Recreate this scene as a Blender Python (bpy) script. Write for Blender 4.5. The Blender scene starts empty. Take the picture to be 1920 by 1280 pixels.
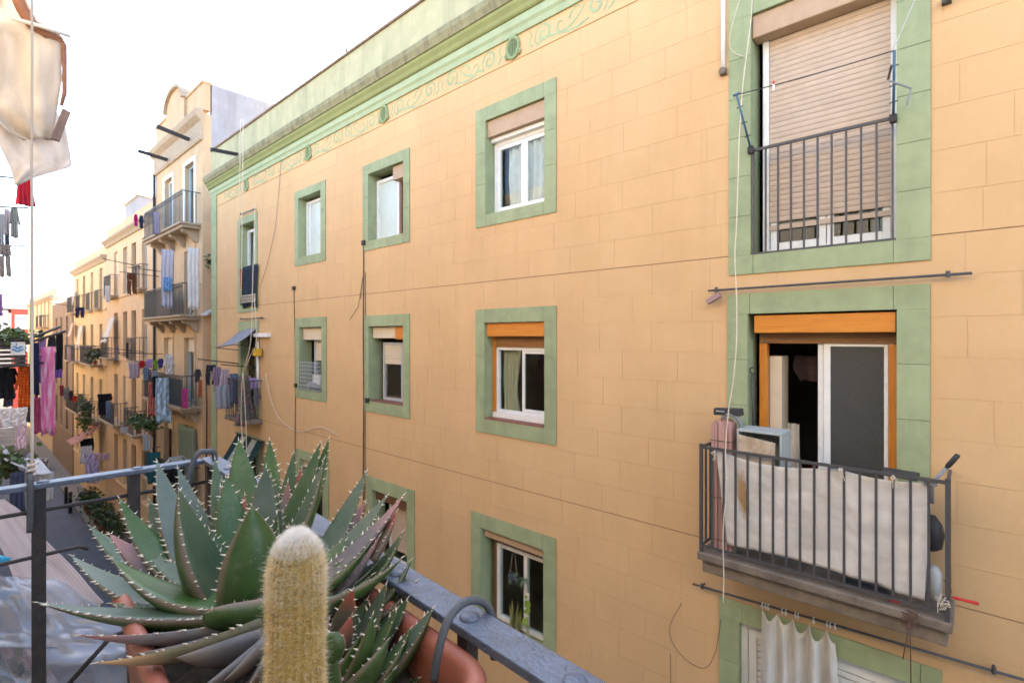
import bpy, math, random
from mathutils import Vector, noise as mnoise
S = bpy.context.scene
C = bpy.context.collection
R = math.radians
random.seed(11)

# ------------------------------------------------------------------ camera
ALPHA = R(42.35)                      # street direction against the view axis
H = 9.0                               # eye height above the street
F = 960.0
HOR = 632.0
cam = bpy.data.cameras.new('camera')
cam.sensor_width = 36.0
cam.lens = 18.0
cam.shift_y = -8.0 / 1920.0
cam.clip_start = 0.05
cam.clip_end = 600
cam.dof.use_dof = True
cam.dof.focus_distance = 1.2
cam.dof.aperture_fstop = 8.0
co = bpy.data.objects.new('camera', cam)
C.objects.link(co)
co.location = (0, 0, H)
co.rotation_euler = (R(90), 0, ALPHA)
S.camera = co

# ------------------------------------------------------------------ world, sun, exposure
SUN_EL = R(31); SUN_AZ = R(-28)       # azimuth from +Y towards +X
w = bpy.data.worlds.new('World'); S.world = w; w.use_nodes = True
wn = w.node_tree; wn.nodes.clear()
wo = wn.nodes.new('ShaderNodeOutputWorld'); bg = wn.nodes.new('ShaderNodeBackground')
sky = wn.nodes.new('ShaderNodeTexSky'); sky.sky_type = 'NISHITA'; sky.sun_disc = False
sky.sun_elevation = SUN_EL; sky.sun_rotation = SUN_AZ
sky.air_density = 1.0; sky.dust_density = 2.0; sky.ozone_density = 1.0
hs = wn.nodes.new('ShaderNodeHueSaturation'); hs.inputs['Saturation'].default_value = 1.0
wn.links.new(sky.outputs[0], hs.inputs['Color']); wn.links.new(hs.outputs[0], bg.inputs[0])
bg.inputs[1].default_value = 0.15
wn.links.new(bg.outputs[0], wo.inputs[0])
sl = bpy.data.lights.new('sun', 'SUN'); sl.energy = 3.2; sl.angle = R(0.53); sl.color = (1, 0.93, 0.82)
so = bpy.data.objects.new('sun', sl); C.objects.link(so)
sd = Vector((math.sin(SUN_AZ) * math.cos(SUN_EL), math.cos(SUN_AZ) * math.cos(SUN_EL), math.sin(SUN_EL)))
so.rotation_euler = (-sd).to_track_quat('-Z', 'Y').to_euler(); so.location = (-10, 40, 40)
S.view_settings.view_transform = 'Standard'
S.view_settings.look = 'None'
S.view_settings.gamma = 1.0
S.view_settings.exposure = 2.85

# ------------------------------------------------------------------ pixel rays of the photograph (1920 x 1280)
SA, CA = math.sin(ALPHA), math.cos(ALPHA)
def ray(u, v):
    q = u - 960.0
    return (-F * SA + q * CA, F * CA + q * SA, HOR - v)
def at_y(u, v, y):
    a = ray(u, v); k = y / a[1]
    return Vector((a[0] * k, y, H + a[2] * k))
def at_x(u, v, x):
    a = ray(u, v); k = x / a[0]
    return Vector((x, a[1] * k, H + a[2] * k))
def at_z(u, v, z):
    a = ray(u, v); k = (z - H) / a[2]
    return Vector((a[0] * k, a[1] * k, z))
def at_d(u, v, d):
    a = ray(u, v); k = d / F
    return Vector((a[0] * k, a[1] * k, H + a[2] * k))
OWN = R(3.55)
def own(x, y, z):                      # frame of the near balcony, z from the eye
    return Vector((x * math.cos(OWN) + y * math.sin(OWN), -x * math.sin(OWN) + y * math.cos(OWN), H + z))

# ------------------------------------------------------------------ materials
def nodes(name):
    m = bpy.data.materials.new(name); m.use_nodes = True
    t = m.node_tree; b = t.nodes['Principled BSDF']
    return m, t, b
def N(t, typ, **kw):
    n = t.nodes.new(typ)
    for k, v in kw.items():
        if k in n.inputs: n.inputs[k].default_value = v
        else: setattr(n, k, v)
    return n
def L(t, a, b): t.links.new(a, b)
def ramp(t, fac, stops):
    r = t.nodes.new('ShaderNodeValToRGB'); e = r.color_ramp.elements
    while len(e) < len(stops): e.new(0.5)
    for i, (p, c) in enumerate(stops):
        e[i].position = p; e[i].color = (*c, 1) if len(c) == 3 else c
    if fac is not None: L(t, fac, r.inputs[0])
    return r
def mixc(t, fac, a, b, mode='MIX'):
    m = t.nodes.new('ShaderNodeMix'); m.data_type = 'RGBA'; m.blend_type = mode
    for sock, val in ((m.inputs[0], fac), (m.inputs[6], a), (m.inputs[7], b)):
        if hasattr(val, 'is_linked'): L(t, val, sock)
        elif isinstance(val, (int, float)): sock.default_value = val
        else: sock.default_value = (*val, 1)
    return m.outputs[2]
def coord(t, kind='Object'):
    return t.nodes.new('ShaderNodeTexCoord').outputs[kind]
def wpos(t):
    return t.nodes.new('ShaderNodeNewGeometry').outputs['Position']
def scale(t, vec, s):
    mp = t.nodes.new('ShaderNodeMapping'); L(t, vec, mp.inputs[0]); mp.inputs['Scale'].default_value = s
    return mp.outputs[0]
def sc3(c, k): return tuple(min(1, x * k) for x in c)

def surf(name, col, rough=0.8, var=0.12, ns=6.0, bump=0.15, bs=60.0, metal=0.0, dirt=None, dirt_amt=0.35, dirt_scale=2.0,
         rnd=0.0, streak=False, spec=0.3, pos=True):
    """painted / plastered / metal surface: mottled colour, fine relief, optional dirt in patches or streaks"""
    m, t, b = nodes(name)
    vec = wpos(t) if pos else coord(t)
    n1 = N(t, 'ShaderNodeTexNoise', Scale=ns, Detail=6.0, Roughness=0.6); L(t, vec, n1.inputs['Vector'])
    c = ramp(t, n1.outputs['Fac'], [(0.28, sc3(col, 1 - var)), (0.72, sc3(col, 1 + var))]).outputs[0]
    if rnd:
        oi = t.nodes.new('ShaderNodeObjectInfo')
        rr = ramp(t, oi.outputs['Random'], [(0, (1 - rnd,) * 3), (1, (1, 1, 1))]).outputs[0]
        c = mixc(t, 1.0, c, rr, 'MULTIPLY')
    if dirt:
        v2 = scale(t, vec, (1.0, 1.0, 0.12)) if streak else vec
        n2 = N(t, 'ShaderNodeTexNoise', Scale=dirt_scale, Detail=8.0, Roughness=0.7); L(t, v2, n2.inputs['Vector'])
        f = ramp(t, n2.outputs['Fac'], [(0.48, (0, 0, 0)), (0.75, (dirt_amt,) * 3)]).outputs[0]
        c = mixc(t, f, c, dirt)
    L(t, c, b.inputs['Base Color'])
    b.inputs['Roughness'].default_value = rough; b.inputs['Metallic'].default_value = metal
    b.inputs['Specular IOR Level'].default_value = spec
    if bump:
        n3 = N(t, 'ShaderNodeTexNoise', Scale=bs, Detail=4.0); L(t, vec, n3.inputs['Vector'])
        bp = N(t, 'ShaderNodeBump', Strength=bump, Distance=0.004); L(t, n3.outputs['Fac'], bp.inputs['Height'])
        L(t, bp.outputs[0], b.inputs['Normal'])
    return m

def cloth(name, col, pattern=None, col2=(1, 1, 1), sc=10.0, trans=0.25, rough=0.9):
    m, t, b = nodes(name)
    vec = coord(t, 'UV')
    n1 = N(t, 'ShaderNodeTexNoise', Scale=5.0, Detail=5.0); L(t, vec, n1.inputs['Vector'])
    c = ramp(t, n1.outputs['Fac'], [(0.3, sc3(col, 0.85)), (0.7, sc3(col, 1.12))]).outputs[0]
    f = None
    if pattern in ('stripe', 'hstripe'):
        wv = N(t, 'ShaderNodeTexWave', Scale=sc, Distortion=0.3); wv.bands_direction = 'X' if pattern == 'stripe' else 'Y'
        L(t, vec, wv.inputs['Vector']); f = ramp(t, wv.outputs['Fac'], [(0.45, (0, 0, 0)), (0.55, (1, 1, 1))]).outputs[0]
    elif pattern == 'dots':
        vo = N(t, 'ShaderNodeTexVoronoi', Scale=sc, Randomness=0.35); L(t, vec, vo.inputs['Vector'])
        f = ramp(t, vo.outputs['Distance'], [(0.22, (1, 1, 1)), (0.3, (0, 0, 0))]).outputs[0]
    elif pattern == 'floral':
        vo = N(t, 'ShaderNodeTexVoronoi', Scale=sc); L(t, vec, vo.inputs['Vector'])
        f = ramp(t, vo.outputs['Distance'], [(0.32, (1, 1, 1)), (0.42, (0, 0, 0))]).outputs[0]
        hsv = N(t, 'ShaderNodeHueSaturation', Saturation=0.9, Value=0.7); L(t, vo.outputs['Color'], hsv.inputs['Color'])
        col2 = mixc(t, 0.72, hsv.outputs[0], col2)
    elif pattern == 'plaid':
        w1 = N(t, 'ShaderNodeTexWave', Scale=sc); w2 = N(t, 'ShaderNodeTexWave', Scale=sc); w2.bands_direction = 'Y'
        L(t, vec, w1.inputs['Vector']); L(t, vec, w2.inputs['Vector'])
        mm = N(t, 'ShaderNodeMath', operation='MULTIPLY'); L(t, w1.outputs['Fac'], mm.inputs[0]); L(t, w2.outputs['Fac'], mm.inputs[1])
        f = ramp(t, mm.outputs[0], [(0.3, (0, 0, 0)), (0.7, (1, 1, 1))]).outputs[0]
    elif pattern == 'patch':
        n2 = N(t, 'ShaderNodeTexNoise', Scale=sc, Detail=3.0); L(t, vec, n2.inputs['Vector'])
        f = ramp(t, n2.outputs['Fac'], [(0.45, (0, 0, 0)), (0.6, (1, 1, 1))]).outputs[0]
    if f is not None: c = mixc(t, f, c, col2)
    L(t, c, b.inputs['Base Color']); b.inputs['Roughness'].default_value = rough
    b.inputs['Specular IOR Level'].default_value = 0.1
    wv = N(t, 'ShaderNodeTexNoise', Scale=40.0, Detail=2.0); L(t, vec, wv.inputs['Vector'])
    bp = N(t, 'ShaderNodeBump', Strength=0.25, Distance=0.01); L(t, wv.outputs['Fac'], bp.inputs['Height']); L(t, bp.outputs[0], b.inputs['Normal'])
    if trans:
        tr = N(t, 'ShaderNodeBsdfTranslucent'); L(t, c, tr.inputs['Color'])
        mx = N(t, 'ShaderNodeMixShader'); mx.inputs[0].default_value = trans
        L(t, b.outputs[0], mx.inputs[1]); L(t, tr.outputs[0], mx.inputs[2])
        L(t, mx.outputs[0], t.nodes['Material Output'].inputs['Surface'])
    return m

def glass(name, tint=(0.9, 0.95, 0.95), base=0.03):
    m, t, b = nodes(name)
    t.nodes.remove(b)
    tr = N(t, 'ShaderNodeBsdfTransparent'); tr.inputs[0].default_value = (*tint, 1)
    gl = N(t, 'ShaderNodeBsdfGlossy', Roughness=0.01)
    ge = t.nodes.new('ShaderNodeNewGeometry')
    dt = N(t, 'ShaderNodeVectorMath', operation='DOT_PRODUCT'); L(t, ge.outputs['Normal'], dt.inputs[0]); L(t, ge.outputs['Incoming'], dt.inputs[1])
    ab = N(t, 'ShaderNodeMath', operation='ABSOLUTE'); L(t, dt.outputs['Value'], ab.inputs[0])
    iv = N(t, 'ShaderNodeMath', operation='SUBTRACT'); iv.inputs[0].default_value = 1.0; L(t, ab.outputs[0], iv.inputs[1])
    pw = N(t, 'ShaderNodeMath', operation='POWER'); L(t, iv.outputs[0], pw.inputs[0]); pw.inputs[1].default_value = 5.0
    ad = N(t, 'ShaderNodeMath', operation='MULTIPLY_ADD'); L(t, pw.outputs[0], ad.inputs[0]); ad.inputs[1].default_value = .9; ad.inputs[2].default_value = base
    mx = N(t, 'ShaderNodeMixShader'); L(t, ad.outputs[0], mx.inputs[0]); L(t, tr.outputs[0], mx.inputs[1]); L(t, gl.outputs[0], mx.inputs[2])
    L(t, mx.outputs[0], t.nodes['Material Output'].inputs['Surface'])
    return m
def wood(name, c1, c2, sc=3.0, rough=0.4, axis=(1, 6, 14)):
    m, t, b = nodes(name)
    v = scale(t, wpos(t), axis)
    n1 = N(t, 'ShaderNodeTexNoise', Scale=sc, Detail=8.0, Roughness=0.65, Distortion=0.6); L(t, v, n1.inputs['Vector'])
    c = ramp(t, n1.outputs['Fac'], [(0.3, c1), (0.7, c2)]).outputs[0]
    L(t, c, b.inputs['Base Color']); b.inputs['Roughness'].default_value = rough
    bp = N(t, 'ShaderNodeBump', Strength=0.1, Distance=0.003); L(t, n1.outputs['Fac'], bp.inputs['Height']); L(t, bp.outputs[0], b.inputs['Normal'])
    return m

YEL = (0.645, 0.422, 0.222)
GRN = (0.335, 0.39, 0.225)
M = {}
M['yellow'] = surf('yellow_stucco', YEL, 0.85, 0.05, 1.3, 0.3, 90, dirt=(0.48, 0.29, 0.13), dirt_amt=0.26, dirt_scale=1.6, rnd=0.022, streak=True, spec=0.2)
t_ = M['yellow'].node_tree; b_ = t_.nodes['Principled BSDF']; src_ = b_.inputs['Base Color'].links[0].from_socket
for (sc_, st_, lo_, amt_, col_) in (((9.0, 9.0, .22), 1.0, .60, .22, (.40, .24, .12)), ((3.5, 3.5, 3.5), 2.0, .55, .16, (.80, .60, .36)), ((.9, .9, .5), 1.0, .50, .22, (.56, .33, .15))):
    n_ = N(t_, 'ShaderNodeTexNoise', Scale=st_, Detail=8.0, Roughness=.72); L(t_, scale(t_, wpos(t_), sc_), n_.inputs['Vector'])
    src_ = mixc(t_, ramp(t_, n_.outputs['Fac'], [(lo_, (0, 0, 0)), (lo_ + .18, (amt_,) * 3)]).outputs[0], src_, col_)
L(t_, src_, b_.inputs['Base Color'])
M['joint'] = surf('stucco_joint', (0.57, 0.365, 0.185), 0.9, 0.12, 5, 0)
M['green'] = surf('green_paint', GRN, 0.75, 0.12, 5, 0.25, 70, dirt=(0.20, 0.22, 0.14), dirt_amt=0.55, dirt_scale=2.4, rnd=0.08, streak=True, spec=0.25)
M['mint'] = surf('mint_paint', (0.365, 0.425, 0.265), 0.75, 0.10, 4, 0.2, 70, dirt=(0.46, 0.44, 0.28), dirt_amt=0.5, dirt_scale=5, spec=0.25)
M['scroll'] = surf('faded_mint_scroll', (0.34, 0.40, 0.23), 0.85, 0.15, 8, 0.1)
M['cornice'] = surf('cornice_green', (0.27, 0.255, 0.15), 0.85, 0.15, 5, 0.3, 50, dirt=(0.10, 0.085, 0.06), dirt_amt=0.9, dirt_scale=8, streak=True)
M['olive'] = surf('cornice_olive', (0.27, 0.295, 0.125), 0.8, 0.1, 4, 0.2, 50, dirt=(0.24, 0.26, 0.12), dirt_amt=0.5, dirt_scale=3)
M['parapet'] = surf('parapet_green', (0.44, 0.41, 0.255), 0.85, 0.12, 3, 0.3, 50, dirt=(0.24, 0.24, 0.15), dirt_amt=0.75, dirt_scale=2.5, streak=True)
M['coping'] = surf('coping_tile', (0.22, 0.15, 0.11), 0.85, 0.2, 10, 0.3)
M['white'] = surf('white_frame', (0.78, 0.78, 0.77), 0.4, 0.04, 8, 0.03, dirt=(0.45, 0.43, 0.40), dirt_amt=0.3, dirt_scale=6)
M['greyframe'] = surf('grey_frame', (0.45, 0.46, 0.47), 0.45, 0.05, 8, 0.03)
M['tan'] = surf('tan_shutter_box', (0.47, 0.33, 0.22), 0.6, 0.08, 6, 0.1, dirt=(0.3, 0.2, 0.13), dirt_amt=0.4, dirt_scale=5)
M['cream'] = surf('cream_shutter', (0.66, 0.56, 0.42), 0.55, 0.06, 6, 0.05)
M['slat'] = surf('beige_slat', (0.56, 0.44, 0.345), 0.6, 0.06, 7, 0.05, dirt=(0.36, 0.26, 0.2), dirt_amt=0.35, dirt_scale=4, rnd=0.05)
M['orange'] = wood('orange_wood', (0.52, 0.17, 0.02), (0.70, 0.27, 0.035), 3.0, 0.35, (1, 6, 14))
M['orangev'] = wood('orange_wood_post', (0.50, 0.16, 0.02), (0.68, 0.26, 0.035), 3.0, 0.35, (14, 6, 1))
M['brown'] = wood('brown_wood', (0.11, 0.05, 0.025), (0.2, 0.1, 0.05), 3.0, 0.5, (10, 6, 2))
M['sillred'] = surf('red_clay_sill', (0.24, 0.10, 0.07), 0.7, 0.2, 12, 0.3)
M['glass'] = glass('window_glass')
M['frost'] = surf('frosted_pane', (0.55, 0.63, 0.60), 0.25, 0.06, 4, 0.0)
M['screen'] = surf('insect_screen', (0.05, 0.05, 0.05), 0.55, 0.2, 60, 0.1, spec=0.5)
M['iron'] = surf('dark_iron', (0.062, 0.062, 0.066), 0.55, 0.2, 25, 0.35, 120, dirt=(0.14, 0.075, 0.05), dirt_amt=0.35, dirt_scale=14, spec=0.5)
M['ironpaint'] = surf('slate_iron_paint', (0.075, 0.098, 0.145), 0.42, 0.25, 30, 0.6, 160, dirt=(0.045, 0.043, 0.045), dirt_amt=0.75, dirt_scale=26, spec=0.6)
M['irondark'] = surf('worn_dark_iron', (0.034, 0.031, 0.033), 0.55, 0.3, 30, 0.6, 130, dirt=(0.10, 0.065, 0.05), dirt_amt=0.35, dirt_scale=18, spec=0.3)
M['stone'] = surf('weathered_slab', (0.20, 0.16, 0.125), 0.9, 0.25, 7, 0.6, 40, dirt=(0.07, 0.055, 0.045), dirt_amt=0.7, dirt_scale=6)
M['inside'] = surf('room_plaster', (0.30, 0.27, 0.24), 0.9, 0.1, 2, 0)
M['curtain_w'] = cloth('white_curtain', (0.88, 0.82, 0.74), trans=0.25)
M['lintel'] = wood('brown_lintel_wood', (0.20, 0.085, 0.025), (0.32, 0.15, 0.045), 3.0, 0.45, (1, 6, 14))
M['curtain_c'] = cloth('cream_curtain', (0.72, 0.62, 0.42), 'stripe', (0.60, 0.55, 0.36), 2.0, 0.3)
M['groove'] = surf('dirty_groove', (0.24, 0.135, 0.07), 0.9, .2, 9, 0)
M['ventg'] = surf('vent_green', (0.27, 0.33, 0.17), 0.75, 0.10, 4, 0.2, 70)
M['cable'] = surf('black_cable', (0.03, 0.028, 0.028), 0.6, 0.1, 5, 0)
M['cable_w'] = surf('cream_cable', (0.66, 0.58, 0.46), 0.6, 0.08, 5, 0)
M['bluepaint'] = surf('blue_paint_metal', (0.07, 0.16, 0.27), 0.5, 0.1, 20, 0.1)
M['red'] = surf('red_plastic', (0.55, 0.03, 0.03), 0.4, 0.05, 5, 0)
M['whiteplastic'] = surf('white_plastic', (0.75, 0.75, 0.75), 0.4, 0.04, 5, 0)
M['blackplastic'] = surf('black_plastic', (0.035, 0.035, 0.04), 0.45, 0.1, 9, 0.05)
M['greyplastic'] = surf('grey_plastic', (0.22, 0.24, 0.27), 0.45, 0.1, 9, 0.05)
M['pinkblind'] = surf('pink_slats', (0.50, 0.30, 0.27), 0.6, 0.12, 9, 0.1, dirt=(0.35, 0.2, 0.17), dirt_amt=0.5, dirt_scale=9, rnd=0.1)
M['rustbox'] = surf('rusty_pale_metal', (0.40, 0.43, 0.42), 0.6, 0.08, 7, 0.1, dirt=(0.34, 0.24, 0.15), dirt_amt=0.3, dirt_scale=7)
M['rustface'] = surf('rust_stained_panel', (0.50, 0.41, 0.31), 0.6, 0.10, 7, 0.1, dirt=(0.24, 0.12, 0.05), dirt_amt=0.9, dirt_scale=6)
M['screencloth'] = cloth('white_balcony_cloth', (0.85, 0.82, 0.80), None, trans=0.2)
M['terracotta'] = surf('terracotta_plastic', (0.33, 0.11, 0.072), 0.55, 0.08, 6, 0.2, 120, dirt=(0.30, 0.15, 0.10), dirt_amt=0.5, dirt_scale=9, spec=0.4)
M['soil'] = surf('dark_soil', (0.05, 0.04, 0.03), 0.95, 0.4, 40, 0.9, 90)

# ------------------------------------------------------------------ mesh building
class MB:
    def __init__(s): s.v = []; s.f = []; s.m = []; s.uv = {}
    def box(s, x0, x1, y0, y1, z0, z1, m=0):
        if x0 > x1: x0, x1 = x1, x0
        if y0 > y1: y0, y1 = y1, y0
        if z0 > z1: z0, z1 = z1, z0
        b = len(s.v)
        s.v += [(x0, y0, z0), (x1, y0, z0), (x1, y1, z0), (x0, y1, z0), (x0, y0, z1), (x1, y0, z1), (x1, y1, z1), (x0, y1, z1)]
        for q in ((0, 3, 2, 1), (4, 5, 6, 7), (0, 1, 5, 4), (1, 2, 6, 5), (2, 3, 7, 6), (3, 0, 4, 7)):
            s.f.append(tuple(b + i for i in q)); s.m.append(m)
        return s
    def hexa(s, p, m=0):               # eight corners: four below, four above, same order
        b = len(s.v); s.v += [tuple(q) for q in p]
        for q in ((0, 3, 2, 1), (4, 5, 6, 7), (0, 1, 5, 4), (1, 2, 6, 5), (2, 3, 7, 6), (3, 0, 4, 7)):
            s.f.append(tuple(b + i for i in q)); s.m.append(m)
        return s
    def bar(s, a, b, wx, wz, m=0, up=(0, 0, 1)):   # rectangular bar from a to b
        a = Vector(a); b = Vector(b); d = (b - a).normalized(); up = Vector(up)
        if abs(d.dot(up)) > 0.98: up = Vector((1, 0, 0))
        sx = d.cross(up).normalized() * (wx / 2); sz = sx.cross(d).normalized() * (wz / 2)
        s.hexa([a - sx - sz, a + sx - sz, b + sx - sz, b - sx - sz, a - sx + sz, a + sx + sz, b + sx + sz, b - sx + sz], m)
        return s
    def tube(s, pts, r, n=6, m=0, cap=True):
        pts = [Vector(p) for p in pts]; k = len(pts)
        rr = r if isinstance(r, (list, tuple)) else [r] * k
        prev = None; base = len(s.v)
        for i, p in enumerate(pts):
            d = (pts[min(i + 1, k - 1)] - pts[max(i - 1, 0)])
            d = d.normalized() if d.length > 1e-9 else Vector((0, 0, 1))
            if prev is None:
                u = d.cross(Vector((0, 0, 1)));
                if u.length < 1e-3: u = d.cross(Vector((1, 0, 0)))
                u.normalize()
            else:
                u = prev - d * prev.dot(d)
                u = u.normalized() if u.length > 1e-6 else d.orthogonal().normalized()
            prev = u; q = d.cross(u)
            for j in range(n):
                a = 2 * math.pi * j / n
                s.v.append(tuple(p + (u * math.cos(a) + q * math.sin(a)) * rr[i]))
        for i in range(k - 1):
            for j in range(n):
                a = base + i * n + j; b = base + i * n + (j + 1) % n
                s.f.append((a, b, b + n, a + n)); s.m.append(m)
        if cap:
            s.f.append(tuple(base + j for j in range(n))[::-1]); s.m.append(m)
            s.f.append(tuple(base + (k - 1) * n + j for j in range(n))); s.m.append(m)
        return s
    def sheet(s, fn, nu, nv, m=0):      # fn(a, b) with a, b in 0..1
        base = len(s.v)
        for j in range(nv + 1):
            for i in range(nu + 1):
                s.uv[len(s.v)] = (i / nu, j / nv)
                s.v.append(tuple(fn(i / nu, j / nv)))
        for j in range(nv):
            for i in range(nu):
                a = base + j * (nu + 1) + i
                s.f.append((a, a + 1, a + nu + 2, a + nu + 1)); s.m.append(m)
        return s
    def extrude(s, poly, a, b, m=0, axis='x'):   # poly of (p, q); axis x: (y, z), axis y: (x, z), axis z: (x, y)
        def pt(p, t):
            return {'x': (t, p[0], p[1]), 'y': (p[0], t, p[1]), 'z': (p[0], p[1], t)}[axis]
        base = len(s.v); n = len(poly)
        s.v += [pt(p, a) for p in poly] + [pt(p, b) for p in poly]
        for i in range(n):
            j = (i + 1) % n
            s.f.append((base + i, base + j, base + n + j, base + n + i)); s.m.append(m)
        s.f.append(tuple(base + i for i in range(n))[::-1]); s.m.append(m)
        s.f.append(tuple(base + n + i for i in range(n))); s.m.append(m)
        return s
    def disc(s, c, r, axis, h, n=16, m=0, dome=0.0):
        c = Vector(c); ax = Vector(axis).normalized(); u = ax.orthogonal().normalized(); q = ax.cross(u)
        rings = [(r, 0), (r, h * 0.5), (r * 0.7, h * 0.85 + dome * 0.6), (r * 0.3, h + dome)]
        base = len(s.v)
        for rr, hh in rings:
            for j in range(n):
                a = 2 * math.pi * j / n
                s.v.append(tuple(c + ax * hh + (u * math.cos(a) + q * math.sin(a)) * rr))
        for i in range(len(rings) - 1):
            for j in range(n):
                a = base + i * n + j; b = base + i * n + (j + 1) % n
                s.f.append((a, b, b + n, a + n)); s.m.append(m)
        s.f.append(tuple(base + 3 * n + j for j in range(n))); s.m.append(m)
        return s
    def mesh(s, name, mats, off=(0, 0, 0), smooth=False):
        me = bpy.data.meshes.new(name)
        ox, oy, oz = off
        me.from_pydata([(x - ox, y - oy, z - oz) for x, y, z in s.v], [], s.f)
        for mm in (mats if isinstance(mats, (list, tuple)) else [mats]): me.materials.append(mm)
        me.polygons.foreach_set('material_index', s.m)
        if s.uv:
            l = me.uv_layers.new(name='UVMap')
            for i, lp in enumerate(me.loops): l.data[i].uv = s.uv.get(lp.vertex_index, (0, 0))
        if smooth: me.polygons.foreach_set('use_smooth', [True] * len(me.polygons))
        me.update()
        return me
    def build(s, name, mats, parent=None, smooth=False, loc=None, bevel=0.0):
        off = wloc(parent) if parent is not None else (loc if loc is not None else (0, 0, 0))
        o = bpy.data.objects.new(name, s.mesh(name, mats, off, smooth)); C.objects.link(o)
        if parent is not None: o.parent = parent
        else: o.location = off
        if bevel:
            bm = o.modifiers.new('bevel', 'BEVEL'); bm.width = bevel; bm.segments = 2; bm.limit_method = 'ANGLE'
        return o
def wloc(o):
    v = Vector((0, 0, 0))
    while o is not None: v += o.location; o = o.parent
    return v
def inst(name, me, parent, p):
    o = bpy.data.objects.new(name, me); C.objects.link(o); o.parent = parent
    o.location = Vector(p) - wloc(parent)
    return o
def tag(o, label=None, cat=None, group=None, kind=None):
    if label: o['label'] = label
    if cat: o['category'] = cat
    if group: o['group'] = group
    if kind: o['kind'] = kind
    return o
def thing(name, label, cat, loc=(0, 0, 0), group=None):
    o = bpy.data.objects.new(name, None); C.objects.link(o); o.location = loc; o.empty_display_size = 0.1
    return tag(o, label, cat, group)
def catenary(a, b, sag, n=12):
    a = Vector(a); b = Vector(b)
    return [a.lerp(b, i / n) - Vector((0, 0, sag * 4 * (i / n) * (1 - i / n))) for i in range(n + 1)]
def smooth_path(pts, k=5):
    pts = [Vector(p) for p in pts]; out = []
    for i in range(len(pts) - 1):
        p0 = pts[max(i - 1, 0)]; p1 = pts[i]; p2 = pts[i + 1]; p3 = pts[min(i + 2, len(pts) - 1)]
        for j in range(k):
            t = j / k
            out.append(0.5 * ((2 * p1) + (p2 - p0) * t + (2 * p0 - 5 * p1 + 4 * p2 - p3) * t * t + (3 * p1 - p0 - 3 * p2 + p3) * t ** 3))
    out.append(pts[-1]); return out
# ================================================================== the setting
D = 5.3                                # facade plane across the street
gm, gt, gb = nodes('street_paving')
gp = wpos(gt)
br = N(gt, 'ShaderNodeTexBrick', Scale=1.0); L(gt, gp, br.inputs['Vector'])
br.inputs['Color1'].default_value = (0.060, 0.074, 0.105, 1); br.inputs['Color2'].default_value = (0.050, 0.063, 0.09, 1); br.inputs['Mortar'].default_value = (0.036, 0.042, 0.055, 1)
br.inputs['Mortar Size'].default_value = 0.012; br.inputs['Brick Width'].default_value = 0.6; br.inputs['Row Height'].default_value = 0.4
gn = N(gt, 'ShaderNodeTexNoise', Scale=0.9, Detail=8.0, Roughness=0.65); L(gt, gp, gn.inputs['Vector'])
gc = mixc(gt, 1.0, br.outputs['Color'], ramp(gt, gn.outputs['Fac'], [(0.3, (0.7, 0.7, 0.7)), (0.7, (1, 1, 1))]).outputs[0], 'MULTIPLY')
L(gt, gc, gb.inputs['Base Color']); gb.inputs['Roughness'].default_value = 0.7
MB().sheet(lambda a, b: (-300 + 600 * a, -300 + 600 * b, 0), 4, 4).build('street', gm)['kind'] = 'structure'
pv = MB()
pv.box(-90, 30, D - 0.9, D + 0.05, 0.004, 0.12); 
pv.build('pavement', surf('pavement_concrete', (0.17, 0.165, 0.16), 0.9, 0.15, 3, 0.3)).__setitem__('kind', 'structure')
pv = MB(); pv.box(-90, 30, -0.6, 0.35, 0.004, 0.12)
pv.build('pavement', M['stone']).__setitem__('kind', 'structure')

# ================================================================== yellow building across the street
def FXr(u): return at_y(u, 632, D).x
def FZr(u, v): return at_y(u, v, D).z
def rect(u0, u1, vtl, vtr, vbl, vbr):
    return [FXr(u0), FXr(u1), (FZr(u0, vbl) + FZr(u1, vbr)) / 2, (FZr(u0, vtl) + FZr(u1, vtr)) / 2]
XL = FXr(398)                          # left corner of the building
XR = 7.0
ZT = H + 5.62
yb = thing('yellow_building', 'long yellow stucco building with green window surrounds and weathered green cornice', 'building', (XL, D, 0))

#          outer rect, opening rect
WIN = {}
WIN['1a'] = (rect(893, 1044, 208, 146, 428, 399), rect(911, 1022, 227, 183, 404, 377))
WIN['1b'] = (rect(681, 769, 321, 267, 474, 451), rect(691, 757, 332, 296, 452, 438))
WIN['1c'] = (rect(553, 611, 361, 337, 501, 488), rect(560, 602, 373, 356, 483, 474))
WIN['1d'] = (rect(446, 483, 412, 397, 588, 582), rect(451, 479, 423, 412, 574, 570))
WIN['2a'] = (rect(893, 1044, 580, 573, 808, 835), rect(909, 1022, 606, 601, 785, 803))
WIN['2b'] = (rect(684, 769, 592, 588, 770, 785), rect(692, 757, 612, 610, 751, 762))
WIN['2c'] = (rect(554, 613, 597, 593, 744, 754), rect(562, 604, 614, 612, 729, 737))
WIN['3a'] = (rect(884, 1043, 955, 1010, 1190, 1282), rect(902, 1020, 988, 1030, 1156, 1232))
WIN['3b'] = (rect(688, 778, 890, 919, 1065, 1126), rect(698, 764, 917, 940, 1040, 1085))
WIN['3c'] = (rect(555, 617, 840, 858, 988, 1030), rect(562, 606, 860, 873, 965, 1000))
zs = [H - 2.1, H + 0.81, H + 3.85]     # storey lines
def door(u0, u1, top, i0, i1, itop, floor):
    return ([FXr(u0), FXr(u1), floor, top], [FXr(i0), FXr(i1), floor + 0.01, itop])
WIN['2d'] = door(447, 486, (FZr(448, 603) + FZr(486, 601)) / 2, 452, 481, FZr(460, 622), H - 2.06)
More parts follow.
